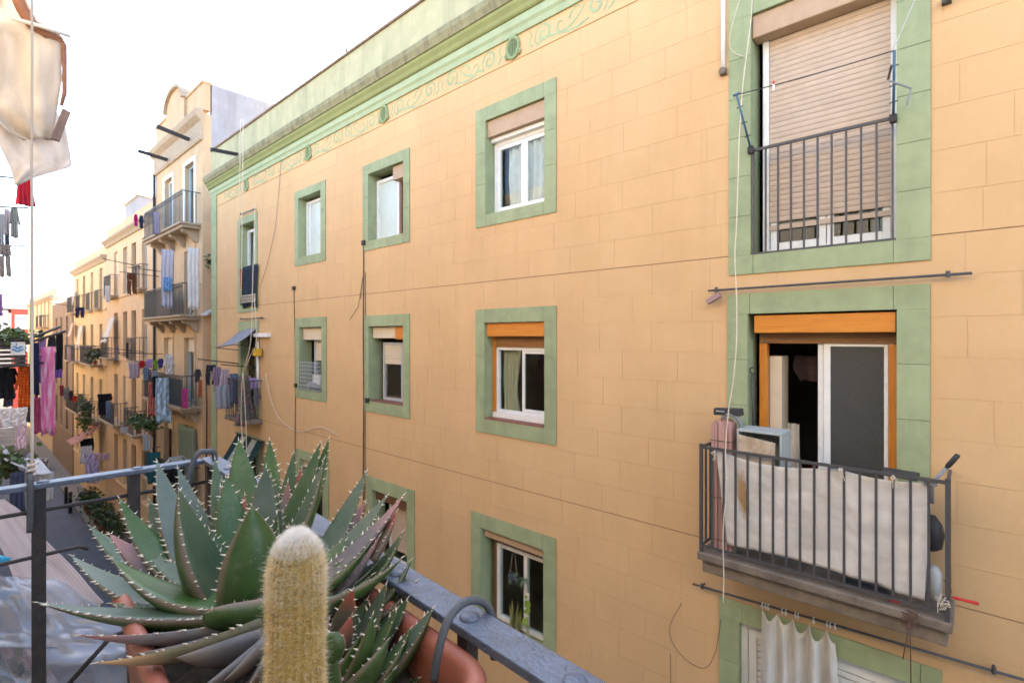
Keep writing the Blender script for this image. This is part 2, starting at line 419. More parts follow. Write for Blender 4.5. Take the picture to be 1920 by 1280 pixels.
WIN['2e'] = door(1364, 1745, (FZr(1364, 553) + FZr(1745, 530)) / 2, 1402, 1682, (FZr(1402, 588) + FZr(1682, 580)) / 2, H - 2.04)
WIN['1e'] = ([FXr(1367), FXr(1746), (FZr(1367, 517) + FZr(1746, 488)) / 2, H + 3.42],
             [FXr(1408), FXr(1682), (FZr(1408, 478) + FZr(1682, 451)) / 2, H + 3.16])
WIN['3e'] = ([FXr(1349), FXr(1767), H - 4.98, (FZr(1349, 1118) + FZr(1767, 1252)) / 2],
             [FXr(1386), FXr(1735), H - 4.96, FZr(1386, 1164)])
WIN['3d'] = ([FXr(447), FXr(487), H - 5.0, H - 2.55], [FXr(452), FXr(481), H - 4.99, H - 2.75])
for i, (xa, xb) in enumerate(((-14.9, -13.6), (-11.4, -10.2), (-8.5, -7.2), (-5.5, -4.2), (-1.9, -0.3))):
    WIN['4%d' % i] = ([xa, xb, 0.13, 2.75], [xa + 0.15, xb - 0.15, 0.14, 2.6])
outers = [w_[0] for w_ in WIN.values()]; opens = [w_[1] for w_ in WIN.values()]

def cells(x0, x1, z0, z1, holes):       # rectangle minus rectangles
    hs_ = [h for h in holes if h[0] < x1 and h[1] > x0 and h[2] < z1 and h[3] > z0]
    if not hs_: return [(x0, x1, z0, z1)]
    zc = sorted({z0, z1} | {min(max(h[k], z0), z1) for h in hs_ for k in (2, 3)})
    out = []
    for a, b in zip(zc, zc[1:]):
        if b - a < 1e-4: continue
        zm = (a + b) / 2
        cuts = sorted([(max(h[0], x0), min(h[1], x1)) for h in hs_ if h[2] < zm < h[3]])
        x = x0
        for p, q in cuts:
            if p > x + 1e-4: out.append((x, p, a, b))
            x = max(x, q)
        if x < x1 - 1e-4: out.append((x, x1, a, b))
    return out
# backing wall (seen only in the joints), sides, back, roof, floors
mb = MB()
for (a, b, c, d) in cells(XL, XR, 0, H + 4.35, opens):
    k = len(mb.v); mb.v += [(a, D + 0.0025, c), (b, D + 0.0025, c), (b, D + 0.0025, d), (a, D + 0.0025, d)]; mb.f.append((k, k + 1, k + 2, k + 3)); mb.m.append(0)
mb.box(XL + 0.002, XL + 0.3, D + 0.03, D + 9, 0, H + 4.3, 1); mb.box(XR - 0.3, XR, D + 0.03, D + 9, 0, H + 4.3, 1)
mb.box(XL + 0.31, XR - 0.31, D + 8.7, D + 9, 0, H + 4.3, 1); mb.box(XL + 0.02, XR, D + 0.02, D + 9, H + 4.32, H + 4.5, 1)
for z in (H - 5.2, H - 2.3, H + 0.6):
    mb.box(XL + 0.32, XR - 0.32, D + 0.4, D + 8.6, z, z + 0.2, 2)
for x in (-13.0, -9.2, -6.3, -3.2, 1.0):
    mb.box(x, x + 0.12, D + 0.42, D + 8.6, 0, H + 4.2, 2)
mb.box(XL + 0.33, XR - 0.33, D + 3.6, D + 3.7, 0, H + 4.2, 2)
mb.build('wall', [M['joint'], M['yellow'], M['inside']], yb)

# stucco blocks of the facade, each proud of its joints
vents = [(-4.8, H + 4.03), (-7.95, H + 4.03), (-10.87, H + 4.03), (-14.35, H + 4.03)]
courses = []
def fill(z0, z1, n):
    for i in range(n): courses.append((z0 + (z1 - z0) * i / n, z0 + (z1 - z0) * (i + 1) / n))
fill(0.13, H - 5.05, 11); fill(H - 5.05, zs[0], 9); fill(zs[0], zs[1], 9); fill(zs[1], zs[2], 9)
PIL = XL + 0.42                         # corner pilaster
blocks = []
rb = random.Random(5)
for r_, (z0, z1) in enumerate(courses):
    x = PIL - (0.33 if r_ % 2 else 0.0)
    strong = any(abs(z0 - q) < 1e-6 for q in zs + [H - 5.05])
    while x < 1.6:
        x1 = x + 0.66 + rb.uniform(-0.05, 0.05)
        g = 0.0013
        pcs = cells(max(x, PIL) + g, min(x1, 1.6) - g, z0 + (0.009 if strong else g), z1 - g, outers)
        pcs = [p for p in pcs if p[1] - p[0] > 0.012 and p[3] - p[2] > 0.012]
        if pcs:
            cx = sum((p[0] + p[1]) / 2 for p in pcs) / len(pcs); cz = (z0 + z1) / 2 - H
            dep = (-cx * SA + D * CA)
            scr = 960 + F * (cx * CA + D * SA) / dep; scv = HOR - F * cz / dep
            area = sum((p[1] - p[0]) * (p[3] - p[2]) for p in pcs) / dep ** 2
            vis = scr > -40 and scr < 1960 and -40 < scv < 1320 and not (scr < 760 and scv > 1000)
            blocks.append((area if vis else 0, pcs))
        x = x1
for zz in (zs[0], zs[1]):
    gv = MB()
    for (a, b, c, d) in cells(PIL, XR, zz + .0005, zz + .0085, outers): gv.box(a, b, D + .0012, D + .0024, c, d)
    gv.build('storey_groove', M['groove'], yb)
blocks.sort(key=lambda q: -q[0])
rest = MB()
for i, (ar, pcs) in enumerate(blocks):
    mb = MB() if i < 300 else rest
    pr = rb.uniform(0, 0.0012)
    for (a, b, c, d) in pcs: mb.box(a, b, D - pr, D + 0.0022, c, d)
    if i < 300: mb.build('stucco_block', M['yellow'], yb)
o = rest.build('stucco_block', M['yellow'], yb); o['kind'] = 'stuff'
mb = MB(); mb.box(1.603, XR, D, D + 0.006, 0.13, zs[2]); mb.build('plain_stucco', M['yellow'], yb)
mb = MB()
for a, b, c, d in cells(PIL + 0.004, XR, zs[2] + 0.016, H + 4.3, []): mb.box(a, b, D, D + 0.0062, c, d)
mb.build('frieze_band', M['yellow'], yb)
mb = MB(); mb.box(PIL + 0.004, XR, D - 0.012, D + 0.006, zs[2] + 0.001, zs[2] + 0.014); mb.build('string_moulding', M['yellow'], yb)
# corner pilaster, green, in stones
sh = MB().box(0, PIL - XL - 0.006, -0.03, 0.006, 0, 0.50).mesh('pilaster_stone', M['green'])
z = 0.13
while z < H + 4.1:
    inst('pilaster_stone', sh, yb, (XL, D, z)); z += 0.506
# cornice in three mouldings, parapet, coping
prof = lambda pts: [(D - p, H + q) for p, q in pts]
XC = XL - 0.10
MB().extrude(prof([(-0.01, 4.18), (0.03, 4.18), (0.045, 4.24), (0.03, 4.26), (0.06, 4.30), (0.06, 4.40), (-0.01, 4.40)]), XC + 0.06, XR, 0).build('cornice_moulding', M['mint'], yb)
MB().extrude(prof([(-0.01, 4.403), (0.08, 4.403), (0.10, 4.42), (0.12, 4.47), (0.16, 4.52), (0.17, 4.56), (-0.01, 4.56)]), XC + 0.03, XR, 0).build('cornice_moulding', M['olive'], yb)
lip = MB()
NL = 60
for i in range(NL):                     # lip in lengths, a little uneven like the weathered original
    xa = XC + (XR - XC) * i / NL; xb = XC + (XR - XC) * (i + 1) / NL
    j = rb.uniform(-0.004, 0.004)
    lip.extrude(prof([(-0.01, 4.563), (0.19, 4.563), (0.205 + j, 4.60), (0.235 + j, 4.66 + j), (0.24 + j, 4.74), (0.22, 4.765 + j), (-0.01, 4.80)]), xa, xb - 0.003, 0)
lip.build('cornice_lip', M['cornice'], yb)
MB().box(XL - 0.02, XR, D - 0.015, D + 0.22, H + 4.80, H + 5.56).build('parapet', M['parapet'], yb)
cp = MB().box(0, 0.395, -0.05, 0.27, 0, 0.045).mesh('coping_tile', M['coping'])
x = XL - 0.04
while x < 2.0: inst('coping_tile', cp, yb, (x, D, H + 5.562 + rb.uniform(-.004, .004))); x += 0.4
# frieze: oval vents with crest and bars
def vent(x, z):
    mb = MB(); n = 24; ring = []
    for (rx, rz, y) in ((0.125, 0.165, 0.004), (0.13, 0.17, -0.03), (0.10, 0.135, -0.045), (0.085, 0.115, -0.02), (0.085, 0.115, 0.005)):
        ring.append([(x + rx * math.cos(a), D + y, z + rz * math.sin(a)) for a in [2 * math.pi * i / n for i in range(n)]])
    b = 0
    for r_ in ring: mb.v += r_
    for k in range(len(ring) - 1):
        for i in range(n):
            mb.f.append((k * n + i, k * n + (i + 1) % n, (k + 1) * n + (i + 1) % n, (k + 1) * n + i)); mb.m.append(0)
    for dx in (-0.07, -0.025, 0.025, 0.07): mb.tube([(x + dx, D - 0.02, z + 0.155), (x + dx * 1.15, D - 0.028, z + 0.20 - abs(dx) * .4)], [0.02, 0.012], 6)
    for s_ in (-1, 1): mb.tube([(x + s_ * 0.12, D - 0.02, z - 0.05), (x + s_ * 0.145, D - 0.025, z - 0.09), (x + s_ * 0.11, D - 0.025, z - 0.13)], 0.016, 6)
    v = mb.build('vent', M['ventg'], yb, True)
    for dx in (-0.05, -0.017, 0.017, 0.05):
        MB().box(x + dx - 0.0055, x + dx + 0.0055, D - 0.022, D - 0.006, z - 0.105, z + 0.105).build('vent_bar', M['ventg'], v)
    MB().disc((x, D - 0.001, z), 0.105, (0, -1, 0), 0.0008, 20).build('vent_opening', M['iron'], v)
for x, z in vents: vent(x, z)
# frieze: painted scrollwork, thin raised strips
def ribbon(mb, pts, wd, y0, y1):
    pts = [Vector(p) for p in pts]; n = len(pts); b = len(mb.v)
    for i, p in enumerate(pts):
        d = (pts[min(i + 1, n - 1)] - pts[max(i - 1, 0)]).normalized(); q = Vector((-d.y, d.x))
        k = wd * (0.45 + 0.55 * math.sin(math.pi * min(1, (i + 1.5) / n)))
        for s_, yy in ((1, y1), (1, y0), (-1, y0), (-1, y1)):
            e = p + q * (s_ * k / 2); mb.v.append((e.x, yy, e.y))
    for i in range(n - 1):
        a = b + i * 4
        for j in range(3): mb.f.append((a + j, a + j + 1, a + j + 5, a + j + 4)); mb.m.append(0)
def spiral(cx, cz, r0, r1, a0, turns, n=26):
    return [(cx + (r0 + (r1 - r0) * i / n) * math.cos(a0 + turns * 6.283 * i / n), cz + (r0 + (r1 - r0) * i / n) * math.sin(a0 + turns * 6.283 * i / n)) for i in range(n + 1)]
def scroll_mesh(k):
    mb = MB(); ya, yb_ = -0.0035, 0.0
    ribbon(mb, spiral(-0.42 * k, 0.0, 0.02, 0.155, 0.5, 1.55), 0.042, ya, yb_)
    sp = spiral(-0.42 * k, 0.0, 0.02, 0.155, 0.5, 1.55)[-1]
    ribbon(mb, [(sp[0], sp[1]), (sp[0] + 0.12 * k, sp[1] + .05), (-0.1 * k, -0.10), (0.05 * k, -0.06), (0.17 * k, 0.02), (0.24 * k, 0.11)], 0.038, ya - .0003, yb_)
    ribbon(mb, spiral(0.42 * k, 0.02, 0.02, 0.15, 2.2, -1.5), 0.042, ya - .0006, yb_)
    ribbon(mb, [(0.3 * k, -0.09), (0.15 * k, -0.13), (0.0, -0.14), (-0.14 * k, -0.10), (-0.2 * k, -0.02), (-0.15 * k, 0.05), (-0.09 * k, 0.02)], 0.034, ya - .0009, yb_)
    ribbon(mb, [(0.0, 0.02), (0.05 * k, 0.10), (0.13 * k, 0.13), (0.18 * k, 0.09)], 0.032, ya - .0012, yb_)
    ribbon(mb, [(-0.6 * k, -0.12), (-0.66 * k, -0.04), (-0.62 * k, 0.06), (-0.68 * k, 0.13)], 0.03, ya - .0015, yb_)
    ribbon(mb, [(0.58 * k, -0.1), (0.66 * k, -0.05), (0.63 * k, 0.04), (0.69 * k, 0.1)], 0.03, ya - .0015, yb_)
    return mb.mesh('frieze_scroll', M['scroll'])
sa, sb = scroll_mesh(1.0), scroll_mesh(-1.0)
for i, x in enumerate((-5.7, -7.08, -8.8, -10.1, -11.75, -13.3, -15.3, -3.85, -2.4, -0.9)):
    inst('frieze_scroll', sa if i % 2 else sb, yb, (x, D, H + 4.03))

# ---- green surrounds in stones, with the reveal behind them
def surround(key, splits=None, sill_h=None):
    o_, i_ = WIN[key]
    x0, x1, z0, z1 = o_; a, b, c, d = i_
    rev = MB()
    for q in ((x0 + .01, a, D - 0.004, D + 0.28, c - .0, d), (b, x1 - .01, D - 0.004, D + 0.28, c, d), (x0 + .012, x1 - .012, D - 0.003, D + 0.281, d, z1 - .01)): rev.box(*q)
    if c - z0 > 0.03: rev.box(x0 + .012, x1 - .012, D - 0.003, D + 0.281, z0 + .01, c)
    s_ = rev.build('window_surround', M['green'], yb)
    y0, y1 = D - 0.016, D - 0.0045
    g = 0.0018
    n = splits or max(2, round((d - c) / 0.42))
    def stone(xa, xb, za, zb):
        MB().box(xa + g, xb - g, y0, y1, za + g, zb - g).build('surround_stone', M['green'], s_, bevel=0.002)
    for k in range(n):
        za = c + (d - c) * k / n; zb = c + (d - c) * (k + 1) / n
        stone(x0, a + .003, za, zb); stone(b - .003, x1, za, zb)
    xm = [x0, a + (b - a) * 0.02, b - (b - a) * 0.02, x1] if (b - a) > 0.9 else [x0, x1]
    for p, q in zip(xm, xm[1:]):
        stone(p, q, d - .003, z1)
        if c - z0 > 0.03: stone(p, q, z0, c + .003)
    return s_
for k in WIN: surround(k)
YF = D + 0.17                           # plane of the window frames
def frame(x0, x1, z0, z1, t, y, dp, mat, parent, name='frame', mids=()):
    mb = MB(); mb.box(x0, x0 + t, y, y + dp, z0, z1); mb.box(x1 - t, x1, y, y + dp, z0, z1)
    mb.box(x0 + t, x1 - t, y + .001, y + dp - .001, z0, z0 + t); mb.box(x0 + t, x1 - t, y + .001, y + dp - .001, z1 - t, z1)
    for xm in mids: mb.box(xm - t / 2, xm + t / 2, y + .002, y + dp - .002, z0 + t, z1 - t)
    return mb.build(name, mat, parent, bevel=0.003)
def pane(x0, x1, z0, z1, y, parent, mat=None):
    return MB().box(x0, x1, y, y + 0.005, z0, z1).build('pane', mat or M['glass'], parent)
def shutter(x0, x1, z0, z1, y, parent, mat, pitch=0.05):
    n = max(1, int((z1 - z0) / pitch))
    me = MB().extrude([(0.006, 0.0012), (0.0025, 0.005), (0, pitch * .5), (0.0025, pitch - .004), (0.006, pitch - .0006), (0.012, pitch - .0006), (0.012, 0.0012)], 0, x1 - x0, 0).mesh('slat', mat)
    for k in range(n): inst('slat', me, parent, (x0, y, z1 - (k + 1) * pitch))
def curtain(x0, x1, z0, z1, y, parent, mat, folds=7, amp=0.03, pinch=0.0):
    def fn(a, b):
        p = 1 - pinch * math.sin(math.pi * b * 0.8)
        return (x0 + (x1 - x0) * (a * p), y + amp * math.sin(a * folds * 6.283 + b) + .01 * math.sin(9 * b + 5 * a), z1 + (z0 - z1) * b)
    return MB().sheet(fn, folds * 8, 10).build('curtain', mat, parent, True)
def sill(key, parent, mat):
    a, b, c, d = WIN[key][1]
    return MB().box(a + .002, b - .002, D - 0.01, YF, c + .001, c + 0.025).build('sill', mat, parent)

# window 1a: tan shutter box, white double sash, white curtain
a, b, c, d = WIN['1a'][1]
w1 = frame(a + .01, b - .01, c + .01, d - .30, 0.05, YF, 0.07, M['white'], yb, 'window')
MB().box(a + .005, b - .005, D + 0.03, YF + .05, d - 0.24, d - .005).build('shutter_box', M['tan'], w1, bevel=.006)
MB().box(a + .012, b - .012, D + 0.10, YF + .06, d - 0.30, d - .245).build('lintel_rail', M['white'], w1)
xm = a + (b - a) * 0.53
frame(a + .06, xm, c + .06, d - .35, 0.06, YF + .012, 0.045, M['white'], w1, 'sash'); frame(xm + .003, b - .06, c + .06, d - .35, 0.06, YF + .012, 0.045, M['white'], w1, 'sash')
pane(a + .12, xm - .06, c + .12, d - .41, YF + .03, w1); pane(xm + .063, b - .12, c + .12, d - .41, YF + .03, w1)
curtain(a + .22, b - .05, c + .05, d - .3, YF + .085, w1, M['curtain_w'], 6)
# window 1b: frosted sash on the left, brown post, shutter on the right
a, b, c, d = WIN['1b'][1]
w2 = frame(a + .01, a + (b - a) * .66, c + .01, d - .10, 0.06, YF, 0.07, M['white'], yb, 'window')
pane(a + .07, a + (b - a) * .66 - .06, c + .07, d - .16, YF + .03, w2, M['frost'])
MB().box(a + (b - a) * .67, a + (b - a) * .73, YF, YF + .06, c + .01, d - .1).build('post', M['brown'], w2)
MB().box(a + (b - a) * .64, b - .005, D + .05, YF + .05, d - .25, d - .01).build('shutter_box', M['tan'], w2, bevel=.005)
shutter(a + (b - a) * .74, b - .01, c + .02, d - .25, YF + .02, w2, M['slat'])
# window 1c: white frame with a pale frosted pane
a, b, c, d = WIN['1c'][1]
w3 = frame(a + .01, b - .01, c + .01, d - .06, 0.06, YF, 0.07, M['white'], yb, 'window', (a + (b - a) * .18,))
pane(a + (b - a) * .18 + .03, b - .07, c + .07, d - .12, YF + .03, w3, M['frost'])
pane(a + .07, a + (b - a) * .18 - .03, c + .07, d - .12, YF + .03, w3, M['frost'])
# window 1d: tall white door-window with low railing
a, b, c, d = WIN['1d'][1]
w4 = frame(a + .01, b - .01, c + .01, d - .12, 0.07, YF, 0.07, M['white'], yb, 'window', ((a + b) / 2,))
pane(a + .08, (a + b) / 2 - .035, c + .08, d - .19, YF + .03, w4); pane((a + b) / 2 + .035, b - .08, c + .08, d - .19, YF + .03, w4)
curtain(a + .1, b - .1, c + .1, d - .2, YF + .15, w4, M['curtain_w'], 5)
def juliet(x0, x1, z0, z1, y, n, name='window_railing', r=0.008, rr=0.013):
    mb = MB(); mb.box(x0 - .02, x1 + .02, y - rr, y + rr, z1 - .012, z1 + .012)
    g = mb.build(name, M['iron'], yb)
    MB().box(x0 - .01, x1 + .01, y - .011, y + .011, z0 - .008, z0 + .008).build('bottom_rail', M['iron'], g)
    me = MB().box(-r, r, -r, r, z0 + .009, z1 - .013).mesh('bar', M['iron'])
    for k in range(n): inst('bar', me, g, (x0 + .012 + (x1 - x0 - .024) * k / (n - 1), y, 0))
    return g
juliet(a, b, c + .03, c + .95, D + .02, 9)
# window 1e: big roller shutter nearly shut, white frame, railing
a, b, c, d = WIN['1e'][1]
w5 = frame(a + .06, b - .005, c + .01, d - .01, 0.055, YF, 0.08, M['white'], yb, 'window')
MB().box(a + .004, b - .004, D + .02, YF + .02, d - .225, d - .004).build('shutter_box', M['tan'], w5, bevel=.012)
shutter(a + .118, b - .062, c + .30, d - .225, YF + .012, w5, M['slat'], 0.0515)
MB().box(a + .118, b - .062, YF + .010, YF + .03, c + .25, c + .298).build('shutter_foot', M['slat'], w5)
x4 = [a + .118, a + .118 + (b - a - .18) * .5, b - .062]
for p, q in zip(x4, x4[1:]):
    frame(p + .004, q - .004, c + .07, c + .9, 0.055, YF + .034, 0.035, M['white'], w5, 'sash')
    pane(p + .06, q - .06, c + .126, c + .84, YF + .05, w5)
juliet(FXr(1411), FXr(1677), c + .012, (FZr(1408, 283) + FZr(1678, 222)) / 2 , D - .005, 11)
# window 2a: orange shutter box, cream curtains, white sliding sash, clay sill
a, b, c, d = WIN['2a'][1]
w6 = frame(a + .075, b - .01, c + .10, d - .36, 0.04, YF, 0.06, M['white'], yb, 'window')
MB().box(a + .01, b - .004, D + .03, YF + .04, d - .20, d - .004).build('shutter_box', M['orange'], w6, bevel=.006)
MB().box(a + .07, b - .01, YF - .01, YF + .06, d - .36, d - .205).build('lintel_rail', M['lintel'], w6)
MB().box(a + .004, a + .073, YF - .012, YF + .06, c + .03, d - .205).build('post', M['orangev'], w6)
MB().box(a + .03, b - .004, YF - .04, YF + .06, c + .026, c + .098).build('lower_rail', M['white'], w6)
sill('2a', w6, M['sillred'])
xm = a + (b - a) * .55
frame(xm - .05, b - .05, c + .142, d - .40, 0.045, YF + .01, 0.03, M['white'], w6, 'sash'); pane(xm, b - .095, c + .187, d - .445, YF + .02, w6)
pane(a + .115, xm - .055, c + .142, d - .40, YF + .045, w6)
curtain(a + .125, a + .50, c + .12, d - .38, YF + .095, w6, M['curtain_c'], 4, .022, .25)
# window 2b
a, b, c, d = WIN['2b'][1]
xm = a + (b - a) * .70
w7 = frame(a + .20, xm + .06, c + .03, d - .30, 0.05, YF, 0.07, M['greyframe'], yb, 'window')
MB().box(a + .02, xm - .02, D + .07, YF + .05, d - .22, d - .01).build('shutter_box', M['cream'], w7, bevel=.006)
MB().box(xm + .0, b - .004, D + .05, YF + .05, d - .24, d - .01).build('shutter_box', M['orange'], w7, bevel=.006)
shutter(a + .25, xm + .01, d - .72, d - .30, YF + .012, w7, M['cream'])
pane(a + .25, xm + .01, c + .08, d - .35, YF + .04, w7)
frame(a + .25, xm + .01, c + .081, d - .35, .035, YF + .046, .02, M['brown'], w7, 'sash')
MB().box(b - .12, b - .01, YF, YF + .06, c + .03, d - .25).build('post', M['orangev'], w7)
curtain(xm + .08, b - .13, c + .05, d - .26, YF + .09, w7, M['curtain_w'], 3, .02)
sill('2b', w7, M['sillred'])
# window 2c
a, b, c, d = WIN['2c'][1]
w8 = frame(a + .34, b - .01, c + .03, d - .28, 0.05, YF, 0.07, M['greyframe'], yb, 'window')
MB().box(a + .02, b - .005, D + .07, YF + .05, d - .28, d - .01).build('shutter_box', M['cream'], w8, bevel=.006)
shutter(a + .39, b - .06, d - .78, d - .29, YF + .012, w8, M['cream'])
pane(a + .39, b - .06, c + .08, d - .33, YF + .045, w8)
# window 2d: tall narrow door
a, b, c, d = WIN['2d'][1]
w9 = frame(a + .01, b - .01, c + .01, d - .01, 0.07, YF, 0.07, M['brown'], yb, 'window', ((a + b) / 2,))
pane(a + .08, (a + b) / 2 - .035, c + .08, d - .08, YF + .03, w9); pane((a + b) / 2 + .035, b - .08, c + .08, d - .08, YF + .03, w9)
MB().box(b - .06, b - .005, D + .02, YF, c + .3, d - .02).build('drain_pipe', M['white'], w9)
# window 2e: balcony door with orange shutter box and frame
a, b, c, d = WIN['2e'][1]
w10 = MB().box(a + .14, b - .08, YF, YF + .06, c + .012, c + .03).build('window', M['white'], yb)
MB().box(a + .055, b - .01, D + .015, YF + .04, d - .19, d - .02).build('shutter_box', M['orange'], w10, bevel=.006)
MB().box(a + .06, b - .012, YF - .002, YF + .06, d - .29, d - .195).build('lintel_rail', M['lintel'], w10)
MB().box(a + .062, a + .133, YF - .012, YF + .06, c + .03, d - .295).build('post', M['orangev'], w10)
MB().box(b - .073, b - .012, YF - .012, YF + .06, c + .03, d - .295).build('post', M['orangev'], w10)
xa, xb, xc, xd = FXr(1524), FXr(1549), FXr(1652), FXr(1671)
for p, q, y in ((xa, (xa + xb) / 2 - .004, YF + .03), ((xa + xb) / 2, xb, YF + .008), (xc, (xc + xd) / 2 - .003, YF + .008), ((xc + xd) / 2 + .004, xd, YF - .002)):
    MB().box(p, q, y, y + .035, c + .031, d - .291).build('sash_stile', M['white'], w10, bevel=.004)
MB().box(xb, xc, YF + .0085, YF + .04, d - .315, d - .292).box(xb, xc, YF + .0085, YF + .04, c + .031, c + .09).build('sash_rail', M['white'], w10)
pane(xb, xc, c + .09, d - .315, YF + .02, w10, M['screen'])
curtain(a + .25, a + .36, c + .08, d - 1.1, YF + .25, w10, M['curtain_w'], 2, .02)
MB().box(a + .135, a + .245, YF + .07, YF + .3, c + .05, d - .42).build('wardrobe_side', M['cream'], w10)
# window 3a: brown shutter roll, white sash
a, b, c, d = WIN['3a'][1]
w11 = frame(a + .16, b - .01, c + .03, d - .22, 0.06, YF, 0.07, M['white'], yb, 'window', (a + (b - a) * .60,))
MB().box(a + .03, b - .004, D + .04, YF + .04, d - .13, d - .006).build('shutter_box', M['tan'], w11, bevel=.006)
MB().box(a + .05, b - .01, YF - .004, YF + .06, d - .22, d - .132).build('lintel_rail', M['brown'], w11)
MB().box(a + .10, a + .158, YF - .004, YF + .06, c + .03, d - .222).build('post', M['brown'], w11)
pane(a + .22, a + (b - a) * .60 - .03, c + .09, d - .28, YF + .03, w11)
pane(a + (b - a) * .60 + .03, b - .07, c + .09, d - .28, YF + .03, w11)
# window 3b, 3c
a, b, c, d = WIN['3b'][1]
w12 = frame(a + .3, b - .01, c + .02, d - .2, 0.05, YF, 0.06, M['white'], yb, 'window'); shutter(a + .36, b - .06, c + .2, d - .2, YF + .01, w12, M['slat'])
pane(a + .35, b - .06, c + .07, d - .25, YF + .04, w12); MB().box(a + .02, b - .005, D + .07, YF + .05, d - .19, d - .01).build('shutter_box', M['brown'], w12)
a, b, c, d = WIN['3c'][1]
w13 = frame(a + .2, b - .01, c + .02, d - .2, 0.05, YF, 0.06, M['white'], yb, 'window'); pane(a + .25, b - .06, c + .07, d - .25, YF + .03, w13)
MB().box(a + .02, b - .005, D + .07, YF + .05, d - .19, d - .01).build('shutter_box', M['cream'], w13)
# window 3d, 3e and street doors
a, b, c, d = WIN['3d'][1]
w14 = frame(a + .01, b - .01, c + .01, d - .01, 0.07, YF, 0.07, M['brown'], yb, 'window'); pane(a + .08, b - .08, c + .08, d - .08, YF + .03, w14)
a, b, c, d = WIN['3e'][1]
w15 = frame(a + .0, b - .0, c + .01, d - .005, 0.06, D + .06, 0.07, M['white'], yb, 'window')
xm = [a + .06, a + .06 + (b - a - .12) * .46, b - .06]
for p, q in zip(xm, xm[1:]):
    sh_ = frame(p + .006, q - .006, c + .07, d - .07, 0.075, D + .075, 0.035, M['white'], w15, 'shutter_leaf')
sl_ = MB().bar((xm[0] + .085, D + .095, 0), (xm[1] - .085, D + .095, 0), .02, .05, 0).mesh('louvre', M['white'])
sl2 = MB().bar((xm[1] + .085, D + .095, 0), (xm[2] - .085, D + .095, 0), .02, .05, 0).mesh('louvre', M['white'])
for k in range(12):
    inst('louvre', sl_, w15, (0, 0, d - .18 - .062 * k)); inst('louvre', sl2, w15, (0, 0, d - .18 - .062 * k))
for k in range(5):
    a, b, c, d = WIN['4%d' % k][1]
    MB().box(a + .01, b - .01, YF, YF + .05, c, d - .01).build('door', M['brown'], yb)

# ---- the white-screened balcony
BX0, BX1, BY = -1.966, -0.166, 4.85
bz = H - 2.05
slab = MB(); slab.box(BX0 - .03, BX1 + .03, BY - .03, D - .001, bz - .075, bz); slab.box(BX0 + .0, BX1, BY + .02, D - .002, bz - .20, bz - .0755)
bal = slab.build('balcony', M['stone'], yb, bevel=.012)
zt = bz + 1.0
MB().box(BX0 - .012, BX1 + .012, BY - .012, BY + .012, zt - .012, zt + .012).build('top_rail', M['iron'], bal)
MB().box(BX0 - .010, BX1 + .010, BY - .010, BY + .010, bz + .05, bz + .07).build('bottom_rail', M['iron'], bal)
for x in (BX0, BX1):
    MB().box(x - .010, x + .010, BY + .013, D + .0, zt - .011, zt + .011).build('side_rail', M['iron'], bal)
    MB().box(x - .009, x + .009, BY + .011, D + .0, bz + .051, bz + .069).build('side_rail', M['iron'], bal)
bar_ = MB().box(-.0085, .0085, -.0085, .0085, bz + .071, zt - .013).mesh('bar', M['iron'])
post_ = MB().box(-.014, .014, -.014, .014, bz, zt + .03).mesh('corner_post', M['iron'])
for k in range(1, 17): inst('bar', bar_, bal, (BX0 + (BX1 - BX0) * k / 17, BY, 0))
for x in (BX0, BX1):
    inst('corner_post', post_, bal, (x, BY, 0))
    for k in range(1, 4): inst('bar', bar_, bal, (x, BY + .45 * k / 4, 0))
# small balcony of the tall door on the left
mb = MB().box(-14.78, -13.32, D - .40, D - .001, H - 2.17, H - 2.06)
bal2 = mb.build('balcony', M['stone'], yb, bevel=.01)
MB().box(-14.76, -13.34, D - .385, D - .36, H - 1.10, H - 1.075).build('top_rail', M['iron'], bal2)
bar2 = MB().box(-.008, .008, -.008, .008, H - 2.05, H - 1.10).mesh('bar', M['iron'])
for k in range(12): inst('bar', bar2, bal2, (-14.74 + 1.38 * k / 11, D - .372, 0))
for x in (-14.75, -13.35):
    for k in range(1, 4): inst('bar', bar2, bal2, (x, D - .372 + .34 * k / 4, 0))
    MB().box(x - .01, x + .01, D - .36, D, H - 1.10, H - 1.075).build('side_rail', M['iron'], bal2)
# curtain poles fixed to the wall
def wall_pole(u0, v0, u1, v1, off, r=.011, brackets=True, name='awning_pole'):
    p, q = at_y(u0, v0, D - off), at_y(u1, v1, D - off)
    o = MB().tube([p, q], r, 8).build(name, M['iron'], yb, True)
    if brackets:
        for t_ in (.04, .93):
            e = p.lerp(q, t_); MB().tube([e, (e.x, D - .002, e.z + .01)], .009, 6).tube([e - Vector((0, 0, .02)), e + Vector((0, 0, .03))], .016, 6).build('bracket', M['iron'], o)
    return o
wall_pole(1328, 545, 1823, 512, .07)
wall_pole(1299, 1094, 1925, 1275, .07)
wall_pole(450, 598, 493, 596, .07, .015)
wall_pole(450, 402, 478, 392, .07, .015)
